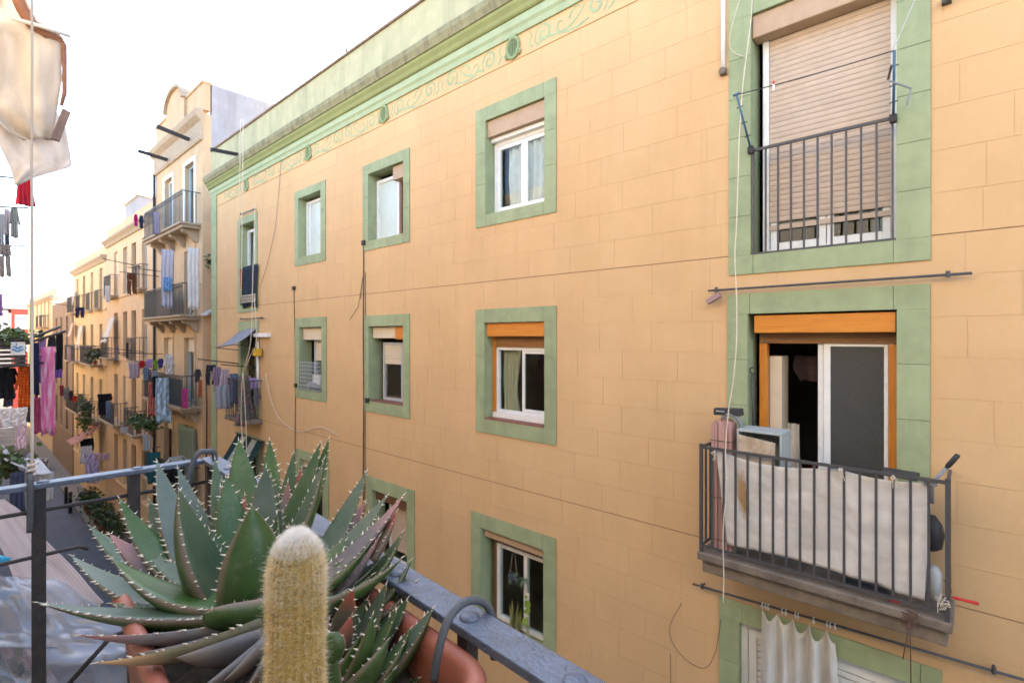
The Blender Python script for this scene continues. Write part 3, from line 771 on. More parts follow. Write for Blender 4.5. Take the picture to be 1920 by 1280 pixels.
# cables down the facade
def cable(pts, r=.006, mat='cable', off=.012, name='wall_cable'):
    return MB().tube([at_y(u, v, D - off) for u, v in pts], r, 6).build(name, M[mat], yb, True)
cable([(682, 455), (681, 620), (682, 760), (681, 880), (681, 990)], .010); cable([(685, 510), (685, 700), (684, 960)], .006)
cable([(551, 537), (553, 640), (554, 735), (553, 860), (553, 1000)], .008)
for u, v in ((682, 455), (551, 540), (555, 722), (689, 750)):
    p = at_y(u, v, D - .02); MB().box(p.x - .05, p.x + .05, D - .045, D - .001, p.z - .045, p.z + .04).build('cable_bracket', M['cable'], yb)
cable([(530, 240), (528, 282), (526, 318), (523, 360), (516, 430), (500, 500), (487, 540)], .004, off=.02)
cable([(676, 560), (680, 520), (672, 575), (655, 600)], .004)
for pts in (smooth_path([at_y(498, 700, D - .03), at_y(507, 745, D - .05), at_y(525, 785, D - .05), at_y(560, 808, D - .04), at_y(600, 800, D - .03), at_y(632, 815, D - .02)]),):
    MB().tube(pts, .007, 6).build('wall_cable', M['cable_w'], yb, True)
MB().tube(smooth_path([at_y(1278, 1130, D - .02), at_y(1255, 1180, D - .03), at_y(1275, 1225, D - .03), at_y(1318, 1252, D - .02), at_y(1340, 1225, D - .02), at_y(1352, 1160, D - .02)]), .0025, 5).build('wall_cable', M['cable'], yb, True)
MB().tube([at_y(1257, 1225, D - .012), at_y(1258, 1300, D - .012)], .0025, 5).build('wall_cable', M['cable'], yb, True)
# white downpipe stub with bracket at the top right
p, q = at_y(1356, -60, D - .03), at_y(1356, 135, D - .03)
dp_ = MB().tube([p, q], .022, 10).build('conduit', M['white'], yb, True)
MB().disc((q.x, D - .055, q.z), .035, (0, -1, 0), .02, 12).box(q.x - .03, q.x + .03, D - .05, D - .001, q.z - .03, q.z + .03).build('conduit_end', M['stone'], dp_)
p = at_y(1775, 2, D - .03); MB().box(p.x - .03, p.x + .03, D - .06, D - .001, p.z - .02, p.z + .03).tube([(p.x, D - .05, p.z), (p.x + .03, D - .09, p.z - .03)], .012, 6).build('wall_hook', M['iron'], yb)
# timber spar at the cornice end
MB().bar(at_y(395, 280, 4.6), at_y(446, 290, D - .02), .08, .08).build('roof_spar', M['irondark'], yb)
# ================================================================== our own building and balcony
ob = thing('near_building', 'ochre building with the balcony the picture is taken from', 'building', (3, -0.6, 0))
mb = MB(); mb.box(-3.2, 9, -9, -0.62, 0, H + 5.2)
mb.build('wall', surf('near_stucco', (0.56, 0.48, 0.38), 0.85, 0.1, 2, 0.2), ob)
MB().box(-3.3, 9.1, -0.6, -0.3, H + 4.6, H + 4.8).build('cornice', M['cornice'], ob)
for i, (x, z) in enumerate(((-0.9, -1.5), (2.6, -1.5), (-0.9, -4.45), (2.6, -4.45), (-0.9, 1.45), (2.6, 1.45))):
    f_ = frame(x - .55, x + .55, H + z, H + z + 2.3, .08, -0.618, .05, M['white'], ob, 'window', (x,))
    MB().box(x - .47, x + .47, -.612, -.606, H + z + .08, H + z + 2.2).build('pane', M['frost'], f_)
RX0, RX1, RY0, RY1 = -2.20, 1.2, -0.62, 0.565
fl = MB()
p = [own(RX0 - .05, RY0 + .1, -1.72), own(RX1, RY0 + .1, -1.72), own(RX1, RY1 + .06, -1.72), own(RX0 - .05, RY1 + .06, -1.72)]
fl.hexa(p + [q + Vector((0, 0, .2)) for q in p]); fl.build('balcony_slab', M['stone'], ob)

rl = thing('balcony_railing', 'worn slate grey iron railing with domed rivets along the nearest balcony', 'railing', tuple(own(RX0, RY1, -1.5)))
ZR = -0.458
def flat(a, b, wd, z0, z1, nseg=1):
    mb = MB()
    a = Vector(a); b = Vector(b)
    d = (b - a).normalized(); s_ = Vector((-d.y, d.x, 0)) * wd / 2
    for i in range(nseg):
        p = a.lerp(b, i / nseg); q = a.lerp(b, (i + 1) / nseg)
        lo = Vector((0, 0, z0)); hi = Vector((0, 0, z1))
        mb.hexa([p - s_ + lo, p + s_ + lo, q + s_ + lo, q - s_ + lo, p - s_ + hi, p + s_ + hi, q + s_ + hi, q - s_ + hi])
    return mb
flat(own(RX0 - .024, RY1 - .030, 0), own(RX1, RY1 - .030, 0), .060, ZR - .016, ZR).build('top_rail', M['ironpaint'], rl, bevel=.003)
flat(own(RX0, RY0 + .05, 0), own(RX0, RY1 - .062, 0), .050, ZR - .0165, ZR - .0005).build('side_rail', M['ironpaint'], rl, bevel=.003)
riv = MB().disc((0, 0, 0), .0165, (0, 0, 1), .0045, 18, 0, .002).mesh('rivet', M['ironpaint'], smooth=True)
post = MB().box(-.013, .013, -.013, .013, -1.52, ZR - .0165)
def postmesh(h=1.06, wd=.024):
    mb = MB(); c_, s_ = math.cos(OWN), math.sin(OWN)
    q = [own(x, y, 0) - Vector((0, 0, H)) for x, y in ((-wd / 2, -wd / 2), (wd / 2, -wd / 2), (wd / 2, wd / 2), (-wd / 2, wd / 2))]
    mb.hexa([v + Vector((0, 0, -h)) for v in q] + q); return mb.mesh('post', M['irondark'])
pm = postmesh(); pm2 = postmesh(1.06, .034)
x = -0.43 + .22 * 3
while x > RX0 + .1:
    inst('post', pm, rl, own(x, RY1 - .036, ZR - .0165)); inst('rivet', riv, rl, own(x, RY1 - .032, ZR))
    x -= .22
for y in (.052, .295, RY1 - .03): inst('post', pm2, rl, own(RX0, y, ZR - .0168)); inst('rivet', riv, rl, own(RX0, y + .01, ZR - .0006))
MB().tube([own(RX0, RY0 + .05, -.547), own(RX0, RY1 - .05, -.547)], .0065, 8).build('lower_rod', M['irondark'], rl, True)
MB().tube([own(RX0, RY0 + .05, -.70), own(RX0, .15, -.688), own(RX0 + .01, .172, -.70)], .006, 8).build('lower_rod', M['irondark'], rl, True)
MB().tube([own(RX0, .08, -1.17), own(RX0, .23, -1.02), own(RX0, .37, -1.0)], .008, 8).build('brace_rod', M['irondark'], rl, True)
flat(own(RX0, RY1 - .036, 0), own(RX1, RY1 - .036, 0), .020, -1.44, -1.42).build('bottom_rail', M['irondark'], rl)

# hooks over the railing
def hook(name, label, pts, r, mat):
    o = MB().tube(smooth_path(pts, 6), r, 10).build(name, M[mat], None, True, loc=tuple(pts[0]))
    return tag(o, label, 'hook', 'hooks over the near railing')
M['rubber'] = surf('grey_rubber_coat', (0.075, 0.08, 0.09), 0.5, 0.15, 30, 0.2, 90)
hook('railing_hook', 'thick grey coated hook bent over the rail beside the terracotta planter',
     [own(-.640, .455, -.52), own(-.640, .465, -.475), own(-.645, .49, -.438), own(-.647, .53, -.428), own(-.643, .565, -.448), own(-.640, .578, -.49), own(-.640, .578, -.54)], .0068, 'rubber')
hook('railing_hook', 'thin grey hook over the corner of the railing behind the aloe',
     [own(-2.12, .44, -.62), own(-2.12, .445, -.50), own(-2.125, .47, -.425), own(-2.13, .505, -.42), own(-2.135, .53, -.44), own(-2.14, .535, -.60)], .010, 'rubber')
hook('railing_hook', 'grey strap hook on the side rail where the white rope is tied',
     [own(RX0 + .035, .031, -.60), own(RX0 + .035, .032, -.50), own(RX0 + .030, .032, -.440), own(RX0 - .002, .032, -.425), own(RX0 - .033, .032, -.445), own(RX0 - .034, .032, -.56)], .0085, 'rubber')
rp = MB()
pts = [own(RX0 + .01, .036 + .0006 * math.sin(i * 1.3), -.43 + i * .12) for i in range(28)]
rp.tube(pts, [.0042 if i < 7 else .0034 for i in range(28)], 7)
rp.tube([own(RX0 + .01 + .011 * math.cos(a), .036 + .011 * math.sin(a), -.428 + .0025 * a) for a in [k * .6 for k in range(26)]], .0038, 6)
tag(rp.build('hanging_rope', cloth('rope_fibre', (0.58, 0.50, 0.43), trans=0), None, True, loc=tuple(pts[0])), 'thin pale rope stretched upward from the hook on the side rail', 'rope')

# ------------------------------------------------------------------ terracotta planter
PX0, PX1, PY0, PY1, PZ = -1.33, -0.535, .135, .508, -.487
pl = thing('terracotta_planter', 'long terracotta plastic planter with rounded rim hung inside the railing', 'planter', tuple(own((PX0 + PX1) / 2, .34, PZ - .22)))
def rrect(x0, x1, y0, y1, r, n=7):
    out = []
    for cx, cy, a0 in ((x1 - r, y1 - r, 0), (x0 + r, y1 - r, 90), (x0 + r, y0 + r, 180), (x1 - r, y0 + r, 270)):
        for i in range(n + 1):
            a = R(a0 + 90 * i / n); out.append((cx + r * math.cos(a), cy + r * math.sin(a)))
    return out
mb = MB(); prof_ = [(.028, -.215), (.012, -.04), (.006, -.036), (0, -.030), (-.002, -.012), (.003, -.003), (.012, 0), (.020, -.004), (.026, -.014), (.028, -.05), (.045, -.20)]
ring0 = rrect(0, 1, 0, 1, .2); n = len(ring0)
for (ins, z) in prof_:
    r_ = rrect(PX0 + ins, PX1 - ins, PY0 + ins, PY1 - ins, .075 - ins * .6)
    mb.v += [tuple(own(x, y, PZ + z)) for x, y in r_]
for k in range(len(prof_) - 1):
    for i in range(n):
        mb.f.append((k * n + i, k * n + (i + 1) % n, (k + 1) * n + (i + 1) % n, (k + 1) * n + i)); mb.m.append(0)
mb.f.append(tuple(range(n))[::-1]); mb.m.append(0)
mb.build('planter_body', M['terracotta'], pl, True)
mb = MB()
def soilfn(a, b):
    x = PX0 + .03 + (PX1 - PX0 - .06) * a; y = PY0 + .03 + (PY1 - PY0 - .06) * b
    return own(x, y, PZ - .075 + .02 * mnoise.noise(Vector((x * 22, y * 22, 0))) + .010 * mnoise.noise(Vector((x * 70, y * 70, 3))))
mb.sheet(soilfn, 60, 30).build('soil', M['soil'], pl, True)

# ------------------------------------------------------------------ aloes
def leaf_mat():
    m, t, b = nodes('aloe_leaf')
    uv = t.nodes.new('ShaderNodeTexCoord').outputs['UV']
    sx = t.nodes.new('ShaderNodeSeparateXYZ'); L(t, uv, sx.inputs[0])
    oi = t.nodes.new('ShaderNodeObjectInfo')
    n1 = N(t, 'ShaderNodeTexNoise', Scale=16.0, Detail=6.0, Roughness=0.6); L(t, wpos(t), n1.inputs['Vector'])
    base = ramp(t, n1.outputs['Fac'], [(0.25, (0.022, 0.052, 0.010)), (0.55, (0.045, 0.084, 0.019)), (0.8, (0.088, 0.112, 0.038))]).outputs[0]
    blue = ramp(t, n1.outputs['Fac'], [(0.25, (0.062, 0.104, 0.076)), (0.8, (0.125, 0.160, 0.140))]).outputs[0]
    # the blue bloom lies on the inner (upper) face; alpha from vertex group below through v
    up = ramp(t, sx.outputs[1], [(0.46, (0, 0, 0)), (0.56, (1, 1, 1))]).outputs[0]
    ra = ramp(t, oi.outputs['Random'], [(0.0, (.1,) * 3), (1.0, (.85,) * 3)]).outputs[0]
    f = mixc(t, 1.0, up, ra, 'MULTIPLY')
    c = mixc(t, f, base, blue)
    tint = ramp(t, oi.outputs['Random'], [(0.0, (0.85, 1.1, 0.8)), (0.5, (1, 1, 1)), (1.0, (1.2, 1.05, 1.15))]).outputs[0]
    c = mixc(t, 1.0, c, tint, 'MULTIPLY')
    n2 = N(t, 'ShaderNodeTexNoise', Scale=9.0, Detail=3.0); L(t, wpos(t), n2.inputs['Vector'])
    ad = N(t, 'ShaderNodeMath', operation='MULTIPLY_ADD'); L(t, n2.outputs['Fac'], ad.inputs[0]); ad.inputs[1].default_value = .35; L(t, sx.outputs[0], ad.inputs[2])
    tip = ramp(t, ad.outputs[0], [(1.00, (0, 0, 0)), (1.32, (0.75, 0.75, 0.75))]).outputs[0]
    c = mixc(t, tip, c, (0.125, 0.068, 0.062))
    # margins: u-distance stored in v, edge at 0, .5 and 1
    mg = N(t, 'ShaderNodeMath', operation='PINGPONG'); L(t, sx.outputs[1], mg.inputs[0]); mg.inputs[1].default_value = .25
    mgr = ramp(t, mg.outputs[0], [(0.0, (.75,) * 3), (0.075, (0, 0, 0))]).outputs[0]
    c = mixc(t, mgr, c, (0.24, 0.145, 0.125))
    vo = N(t, 'ShaderNodeTexVoronoi', Scale=75.0); L(t, wpos(t), vo.inputs['Vector'])
    sp = ramp(t, vo.outputs['Distance'], [(0.08, (0.35,) * 3), (0.13, (0, 0, 0))]).outputs[0]
    c = mixc(t, sp, c, (0.20, 0.21, 0.17))
    n4 = N(t, 'ShaderNodeTexNoise', Scale=38.0, Detail=8.0, Roughness=.75); L(t, wpos(t), n4.inputs['Vector'])
    ds = ramp(t, n4.outputs['Fac'], [(0.52, (0, 0, 0)), (0.78, (0.55,) * 3)]).outputs[0]
    c = mixc(t, ds, c, (0.17, 0.15, 0.12))
    L(t, c, b.inputs['Base Color'])
    b.inputs['Roughness'].default_value = 0.42; b.inputs['Specular IOR Level'].default_value = 0.42
    n3 = N(t, 'ShaderNodeTexNoise', Scale=220.0, Detail=3.0); L(t, wpos(t), n3.inputs['Vector'])
    bp = N(t, 'ShaderNodeBump', Strength=0.22, Distance=0.002); L(t, n3.outputs['Fac'], bp.inputs['Height']); L(t, bp.outputs[0], b.inputs['Normal'])
    return m
M['aloe'] = leaf_mat()
def recolour(name, c1, c2, tipc):
    m, t, b = nodes(name)
    n1 = N(t, 'ShaderNodeTexNoise', Scale=14.0, Detail=7.0, Roughness=.65); L(t, wpos(t), n1.inputs['Vector'])
    uv = t.nodes.new('ShaderNodeTexCoord').outputs['UV']; sx = t.nodes.new('ShaderNodeSeparateXYZ'); L(t, uv, sx.inputs[0])
    c = ramp(t, n1.outputs['Fac'], [(0.3, c1), (0.7, c2)]).outputs[0]
    tp = ramp(t, sx.outputs[0], [(0.55, (0, 0, 0)), (0.92, (1, 1, 1))]).outputs[0]
    c = mixc(t, tp, c, tipc); L(t, c, b.inputs['Base Color']); b.inputs['Roughness'].default_value = .5
    return m
M['aloe_red'] = recolour('reddened_aloe_leaf', (0.07, 0.08, 0.045), (0.15, 0.08, 0.06), (0.30, 0.07, 0.045))
M['aloe_pink'] = recolour('pinkish_aloe_leaf', (0.09, 0.09, 0.09), (0.16, 0.12, 0.125), (0.27, 0.11, 0.10))
M['aloe_dry'] = recolour('withered_aloe_leaf', (0.065, 0.065, 0.03), (0.11, 0.095, 0.05), (0.45, 0.25, 0.11))
M['aloe_dead'] = recolour('dead_grey_leaf', (0.05, 0.046, 0.048), (0.10, 0.092, 0.09), (0.14, 0.115, 0.095))
M['spine'] = surf('pale_spine', (0.64, 0.55, 0.43), 0.5, 0.1, 20, 0)
rl_ = random.Random(3)
def aloe_leaf(plant, axis_c, B, T, width, bend=0.12, mat='aloe', face=None, spines=True, blunt=False, thick=.30, sub=True):
    """fleshy tapering leaf from B to T; bend lifts the middle downwards/outwards so that the tip curves up"""
    B = Vector(B); T = Vector(T); ln = (T - B).length
    d = (T - B).normalized()
    inner = Vector(face) if face is not None else (Vector((axis_c[0], axis_c[1], B.z + ln * 1.2)) - (B + T) / 2)
    inner = (inner - d * inner.dot(d)).normalized()
    mid = (B + T) / 2 - inner * ln * bend + d.cross(inner) * ln * rl_.uniform(-.035, .035)
    nS, nR = 16, 12
    mb = MB(); P = []; Nn = []; Sd = []; Wd = []
    for i in range(nS + 1):
        s_ = i / nS
        p = B * (1 - s_) ** 2 + mid * 2 * s_ * (1 - s_) + T * s_ ** 2
        dd = ((mid - B) * 2 * (1 - s_) + (T - mid) * 2 * s_).normalized()
        nn = (inner - dd * inner.dot(dd)).normalized()
        sd_ = dd.cross(nn)
        wv = width * (.86 + .36 * s_ - 1.22 * s_ ** 2.0) if not blunt else width * (.9 + .2 * s_) * (1 - s_ ** 4) ** .5
        wv = max(wv, .0012)
        if s_ > .985: wv = .0012
        tk = wv * thick * (1.25 - .35 * s_)
        P.append(p); Nn.append(nn); Sd.append(sd_); Wd.append(wv)
        for j in range(nR):                       # outer convex face 0..6, inner face 6..12
            a = 2 * math.pi * j / nR
            cx = math.cos(a); sy = math.sin(a)
            h = -sy * tk * 1.25 if sy > 0 else -sy * tk * .32 - (1 - cx * cx) * tk * .30
            mb.uv[len(mb.v)] = (s_, (j / nR))
            mb.v.append(tuple(p + sd_ * (cx * wv / 2) + nn * h))
    for i in range(nS):
        for j in range(nR):
            a = i * nR + j; b = i * nR + (j + 1) % nR
            mb.f.append((a, b, b + nR, a + nR)); mb.m.append(0)
    mb.f.append(tuple(nS * nR + j for j in range(nR))); mb.m.append(0)
    mb.f.append(tuple(range(nR))[::-1]); mb.m.append(0)
    lf = mb.build('leaf', M[mat], plant, True)
    if spines:
        sp = MB(); sl_ = max(.0055, min(.0095, width * .15))
        n_ = int(ln / .0175)
        for e in (-1, 1):
            for k in range(n_):
                s_ = min(.985, .06 + .93 * (k + rl_.uniform(.05, .95)) / n_)
                i = min(int(s_ * nS), nS - 1); f = s_ * nS - i
                p = P[i].lerp(P[i + 1], f); w_ = Wd[i] * (1 - f) + Wd[i + 1] * f; sd_ = Sd[i]; nn = Nn[i]
                dd = (P[i + 1] - P[i]).normalized()
                q = p + sd_ * e * w_ * .485
                k2 = sl_ * rl_.uniform(.45, 1.3) * (1 - .35 * s_)
                tipp = q + sd_ * e * k2 + dd * k2 * .55 + nn * k2 * .25
                sp.tube([q - sd_ * e * .001, q.lerp(tipp, .45), tipp], [k2 * .30, k2 * .15, .0002], 4, 0, False)
        if not blunt: sp.tube([P[-1] - d * .004, P[-1] + d * .006], [.0012, .0002], 4, 0, False)
        o = sp.build('spines', M['spine'], lf); o['kind'] = 'stuff'
    return lf
def q3(u, v, d): return at_d(u, v, d)

c1 = q3(445, 1125, .99); pl1 = thing('aloe_plant', 'largest spiny aloe rosette, long leaves over the left end of the planter', 'aloe', tuple(c1 - Vector((0, 0, .07))))
DL = [ # tip u, v, depth, base u, v, depth, width(px at its depth), bend, material
 (294, 862, 1.17, 392, 1105, 1.06, 62, .10, 'aloe'), (333, 874, 1.24, 405, 1080, 1.12, 46, .08, 'aloe'),
 (335, 916, .98, 425, 1118, 1.00, 100, .07, 'aloe'), (222, 931, 1.08, 405, 1118, 1.04, 62, .16, 'aloe'),
 (279, 936, 1.16, 372, 1085, 1.09, 62, .10, 'aloe'), (301, 934, 1.22, 385, 1070, 1.14, 46, .08, 'aloe'), (237, 985, 1.2, 380, 1095, 1.12, 46, .12, 'aloe'),
 (167, 985, 1.17, 385, 1110, 1.08, 58, .12, 'aloe'), (203, 998, 1.10, 405, 1118, 1.05, 62, .12, 'aloe_pink'),
 (132, 1040, 1.01, 410, 1130, .98, 66, .16, 'aloe'), (209, 1044, .96, 460, 1125, .94, 80, .18, 'aloe'),
 (66, 1128, .88, 455, 1142, .92, 66, .08, 'aloe'), (205, 1130, .93, 420, 1130, .95, 52, .10, 'aloe'),
 (146, 1190, .80, 460, 1165, .85, 56, .06, 'aloe_pink'), (178, 1242, .73, 490, 1165, .82, 60, .10, 'aloe_dry'), (250, 1225, .74, 450, 1185, .82, 52, .10, 'aloe_dead'),
 (381, 1150, .80, 520, 1125, .90, 64, .10, 'aloe'),
 (447, 822, 1.22, 455, 1000, 1.13, 56, .05, 'aloe'), (423, 892, 1.10, 440, 1050, 1.06, 56, .05, 'aloe'),
 (403, 858, 1.19, 428, 1040, 1.11, 34, .05, 'aloe'), (413, 908, 1.14, 432, 1040, 1.08, 22, .04, 'aloe_pink'),
 (472, 948, .93, 470, 1116, .96, 108, .05, 'aloe'), (499, 873, 1.10, 488, 1040, 1.06, 58, .05, 'aloe'), (508, 890, 1.13, 510, 1040, 1.08, 40, .05, 'aloe'),
 (505, 822, 1.24, 500, 1000, 1.14, 42, .05, 'aloe'), (551, 846, 1.22, 520, 1020, 1.12, 36, .06, 'aloe'), (566, 874, 1.25, 535, 1000, 1.15, 26, .05, 'aloe_red'),
 (602, 827, 1.20, 528, 1010, 1.11, 42, .06, 'aloe'), (617, 820, 1.22, 545, 1010, 1.12, 42, .06, 'aloe'), (609, 857, 1.08, 515, 1060, 1.03, 62, .07, 'aloe'),
 (540, 900, 1.19, 520, 1010, 1.12, 26, .05, 'aloe_pink'), (459, 925, 1.16, 462, 1030, 1.10, 18, .04, 'aloe_red'), (372, 938, 1.12, 415, 1070, 1.07, 30, .06, 'aloe'), (520, 960, 1.04, 500, 1080, 1.02, 44, .05, 'aloe'),
 (455, 1300, .68, 500, 1200, .78, 70, .04, 'aloe_dead'), (300, 1000, 1.12, 400, 1100, 1.06, 48, .10, 'aloe'), (262, 1015, 1.06, 420, 1120, 1.02, 44, .12, 'aloe'), (540, 985, 1.05, 500, 1090, 1.02, 46, .06, 'aloe'), (392, 990, 1.05, 430, 1095, 1.03, 40, .05, 'aloe'), (350, 1010, 1.1, 420, 1100, 1.06, 34, .06, 'aloe'),
 (330, 1232, .72, 480, 1200, .80, 70, .08, 'aloe_dead'), (420, 1275, .68, 490, 1190, .79, 84, .04, 'aloe_dead'), (362, 1300, .66, 480, 1210, .78, 70, .04, 'aloe_dead')]
for (u, v, d, bu, bv, bd, wp, be, mt) in DL:
    aloe_leaf(pl1, c1, q3(bu, bv, bd), q3(u, v, d), wp * (d + bd) / 2 / 960 * 1.24, be, mt, blunt=(u == 381), spines=(mt != 'aloe_dead'))
# withered strip and a pale scar on the long left leaf
c2 = q3(600, 1095, .95); pl2 = thing('aloe_plant', 'aloe rosette behind the hairy cactus with narrow leaves leaning right over the rail', 'aloe', tuple(c2 - Vector((0, 0, .09))))
DR = [(689, 881, 1.14, 588, 1075, 1.02, 40, .06, 'aloe'), (686, 938, 1.15, 600, 1060, 1.04, 36, .06, 'aloe_pink'), (664, 966, 1.1, 590, 1065, 1.02, 30, .05, 'aloe'),
 (727, 927, 1.10, 595, 1080, 1.00, 40, .07, 'aloe'), (758, 926, 1.04, 592, 1092, .96, 46, .08, 'aloe_pink'), (745, 956, 1.02, 690, 1045, .98, 34, .05, 'aloe_red'),
 (735, 985, 1.06, 600, 1095, .97, 40, .08, 'aloe'), (713, 1002, .98, 625, 1115, .94, 34, .06, 'aloe_pink'), (756, 995, 1.02, 660, 1110, .97, 42, .10, 'aloe'), (720, 1040, 1.0, 610, 1115, .95, 34, .1, 'aloe'),
 (757, 1043, .92, 585, 1130, .88, 50, .12, 'aloe'), (772, 1048, .98, 690, 1150, .95, 40, .08, 'aloe'), (783, 1086, .96, 690, 1165, .93, 42, .10, 'aloe'), (650, 1010, 1.04, 585, 1090, .98, 44, .06, 'aloe'), (640, 1050, .98, 575, 1120, .94, 44, .08, 'aloe'), (700, 1075, .93, 590, 1140, .9, 44, .1, 'aloe'), (700, 1010, .95, 590, 1110, .92, 36, .08, 'aloe')]
for (u, v, d, bu, bv, bd, wp, be, mt) in DR:
    aloe_leaf(pl2, c2, q3(bu, bv, bd), q3(u, v, d), wp * (d + bd) / 2 / 960 * 1.25, be, mt)
c3 = q3(665, 1290, .83); pl3 = thing('aloe_plant', 'young bright green aloe offsets crowded at the right end of the planter', 'aloe', tuple(c3 - Vector((0, 0, .03))))
DO = [(772, 1175, .84, 690, 1280, .83, 46, .06, 'aloe'), (690, 1120, .90, 640, 1230, .87, 38, .06, 'aloe'), (676, 1190, .80, 640, 1280, .81, 40, .06, 'aloe'), (742, 1250, .79, 670, 1330, .79, 44, .06, 'aloe'), (765, 1120, .9, 700, 1210, .88, 36, .06, 'aloe'), (814, 1137, .86, 700, 1270, .84, 58, .06, 'aloe'), (662, 1103, .84, 632, 1215, .84, 40, .06, 'aloe_red'), (660, 1152, .82, 628, 1240, .83, 36, .05, 'aloe_red'),
 (699, 1150, .80, 645, 1300, .80, 44, .08, 'aloe'), (725, 1092, .88, 655, 1240, .86, 44, .07, 'aloe'), (745, 1140, .86, 670, 1250, .84, 40, .08, 'aloe'),
 (728, 1198, .79, 650, 1290, .79, 62, .08, 'aloe'), (757, 1208, .81, 690, 1300, .80, 40, .07, 'aloe'), (634, 1184, .74, 600, 1250, .76, 42, .06, 'aloe'),
 (631, 1228, .74, 615, 1310, .75, 40, .05, 'aloe'), (618, 1157, .82, 605, 1215, .83, 26, .04, 'aloe_pink'), (790, 1268, .84, 690, 1320, .83, 40, .05, 'aloe'), (700, 1230, .82, 650, 1310, .82, 40, .06, 'aloe'), (640, 1275, .8, 660, 1350, .82, 34, .05, 'aloe')]
for (u, v, d, bu, bv, bd, wp, be, mt) in DO:
    aloe_leaf(pl3, c3, q3(bu, bv, bd), q3(u, v, d), wp * (d + bd) / 2 / 960 * 1.4, be, mt, blunt=(mt == 'aloe' and wp == 42 and u == 634))

# ------------------------------------------------------------------ golden hairy cactus
ct = q3(557, 1000, .665); cb_ = q3(551, 1010, .665); cb_.z = H + PZ - .08
cb_.x += .002
cac = thing('column_cactus', 'golden column cactus with dense spines and a white woolly tip', 'cactus', tuple(cb_))
crad = 47 / 960 * .665
axis = (ct - cb_); hgt = axis.length; ax = axis.normalized(); uu = ax.orthogonal().normalized(); vv = ax.cross(uu)
NR, NS = 22, 44
def crad_at(t):                                  # t 0..1 along the column, domed tip
    top = (1 - t) * hgt
    r_ = crad * (1.07 - .13 * t + .02 * math.sin(t * 9))
    if top < crad * 1.7: r_ *= max(0.0, 1 - ((crad * 1.7 - top) / (crad * 1.7)) ** 2.0) ** .52
    return r_ * (.94 + .06 * min(1, t * 2 + .4))
mb = MB()
nA = NR * 4
for i in range(NS + 1):
    t_ = (i / NS) if i < NS * .7 else .7 + .3 * (1 - max(0, 1 - (i - NS * .7) / (NS * .3)) ** 1.6)
    for j in range(nA):
        a = 2 * math.pi * j / nA; rr = crad_at(min(t_, .9995)) * (1 - .06 * (1 - math.cos(NR * a)))
        mb.v.append(tuple(cb_ + ax * hgt * t_ + (uu * math.cos(a) + vv * math.sin(a)) * rr))
for i in range(NS):
    for j in range(nA):
        a = i * nA + j; b = i * nA + (j + 1) % nA
        mb.f.append((a, b, b + nA, a + nA)); mb.m.append(0)
mb.build('stem', surf('cactus_skin', (0.33, 0.22, 0.055), 0.7, 0.25, 30, .2), cac, True)
def spine_mat(name, c1, c2, trans=.35):
    m, t, b = nodes(name)
    n1 = N(t, 'ShaderNodeTexNoise', Scale=90.0, Detail=4.0); L(t, wpos(t), n1.inputs['Vector'])
    c = ramp(t, n1.outputs['Fac'], [(0.3, c1), (0.7, c2)]).outputs[0]
    L(t, c, b.inputs['Base Color']); b.inputs['Roughness'].default_value = .5
    tr = N(t, 'ShaderNodeBsdfTranslucent'); L(t, c, tr.inputs['Color']); mx = N(t, 'ShaderNodeMixShader'); mx.inputs[0].default_value = trans
    L(t, b.outputs[0], mx.inputs[1]); L(t, tr.outputs[0], mx.inputs[2]); L(t, mx.outputs[0], t.nodes['Material Output'].inputs['Surface'])
    return m
rs = random.Random(8)
def hairs(name, mat, rows, per, l0, l1, tmin, tmax, wd, out=(.5, 1.0), upb=(-.5, .7)):
    mb = MB()
    for i in range(rows):
        t_ = tmin + (tmax - tmin) * (i + rs.random()) / rows
        for j in range(NR):
            a = 2 * math.pi * (j + rs.uniform(-.10, .10)) / NR
            for k in range(per):
                tt = min(.999, max(0, t_ + rs.uniform(-.004, .004))); rr = crad_at(tt)
                er = uu * math.cos(a) + vv * math.sin(a); et = vv * math.cos(a) - uu * math.sin(a)
                sl = max(0.0, (tt - (1 - crad * 1.7 / hgt)) / (crad * 1.7 / hgt))
                nrm = (er * (1 - sl * .85) + ax * sl ** 2.0).normalized()
                p = cb_ + ax * hgt * tt + er * rr * (.985)
                dr = (nrm * rs.uniform(*out) + et * rs.uniform(-.9, .9) + ax * rs.uniform(*upb)).normalized()
                ln = rs.uniform(l0, l1)
                sd2 = dr.cross(Vector((rs.uniform(-1, 1), rs.uniform(-1, 1), rs.uniform(-1, 1)))).normalized() * wd
                b = len(mb.v); e = p + dr * ln
                mid = p + dr * ln * .55 + nrm * ln * .04
                mb.v += [tuple(p - sd2), tuple(p + sd2), tuple(mid + sd2 * .7), tuple(mid - sd2 * .7), tuple(e)]
                mb.f += [(b, b + 1, b + 2, b + 3), (b + 3, b + 2, b + 4)]; mb.m += [0, 0]
    o = mb.build(name, mat, cac); o['kind'] = 'stuff'; return o
hairs('golden_spines', spine_mat('golden_spine', (0.60, 0.41, 0.12), (0.86, 0.69, 0.34)), 64, 17, .005, .0115, 0.0, .95, .00019)
hairs('pale_spines', spine_mat('pale_cactus_spine', (0.80, 0.68, 0.48), (0.9, 0.85, 0.74)), 56, 5, .008, .0135, 0.02, .97, .00013, (.25, .9), (-.7, .9))
hairs('pale_wool', spine_mat('cream_wool', (0.80, 0.70, 0.50), (0.90, 0.84, 0.70), .45), 26, 9, .007, .013, .74, .95, .00014, (.4, 1), (-.4, .8))
hairs('halo_spines', spine_mat('clear_spine', (0.80, 0.68, 0.44), (0.92, 0.86, 0.70), .5), 50, 2, .014, .021, 0.0, .93, .00012, (.6, 1.2), (-.5, .7))
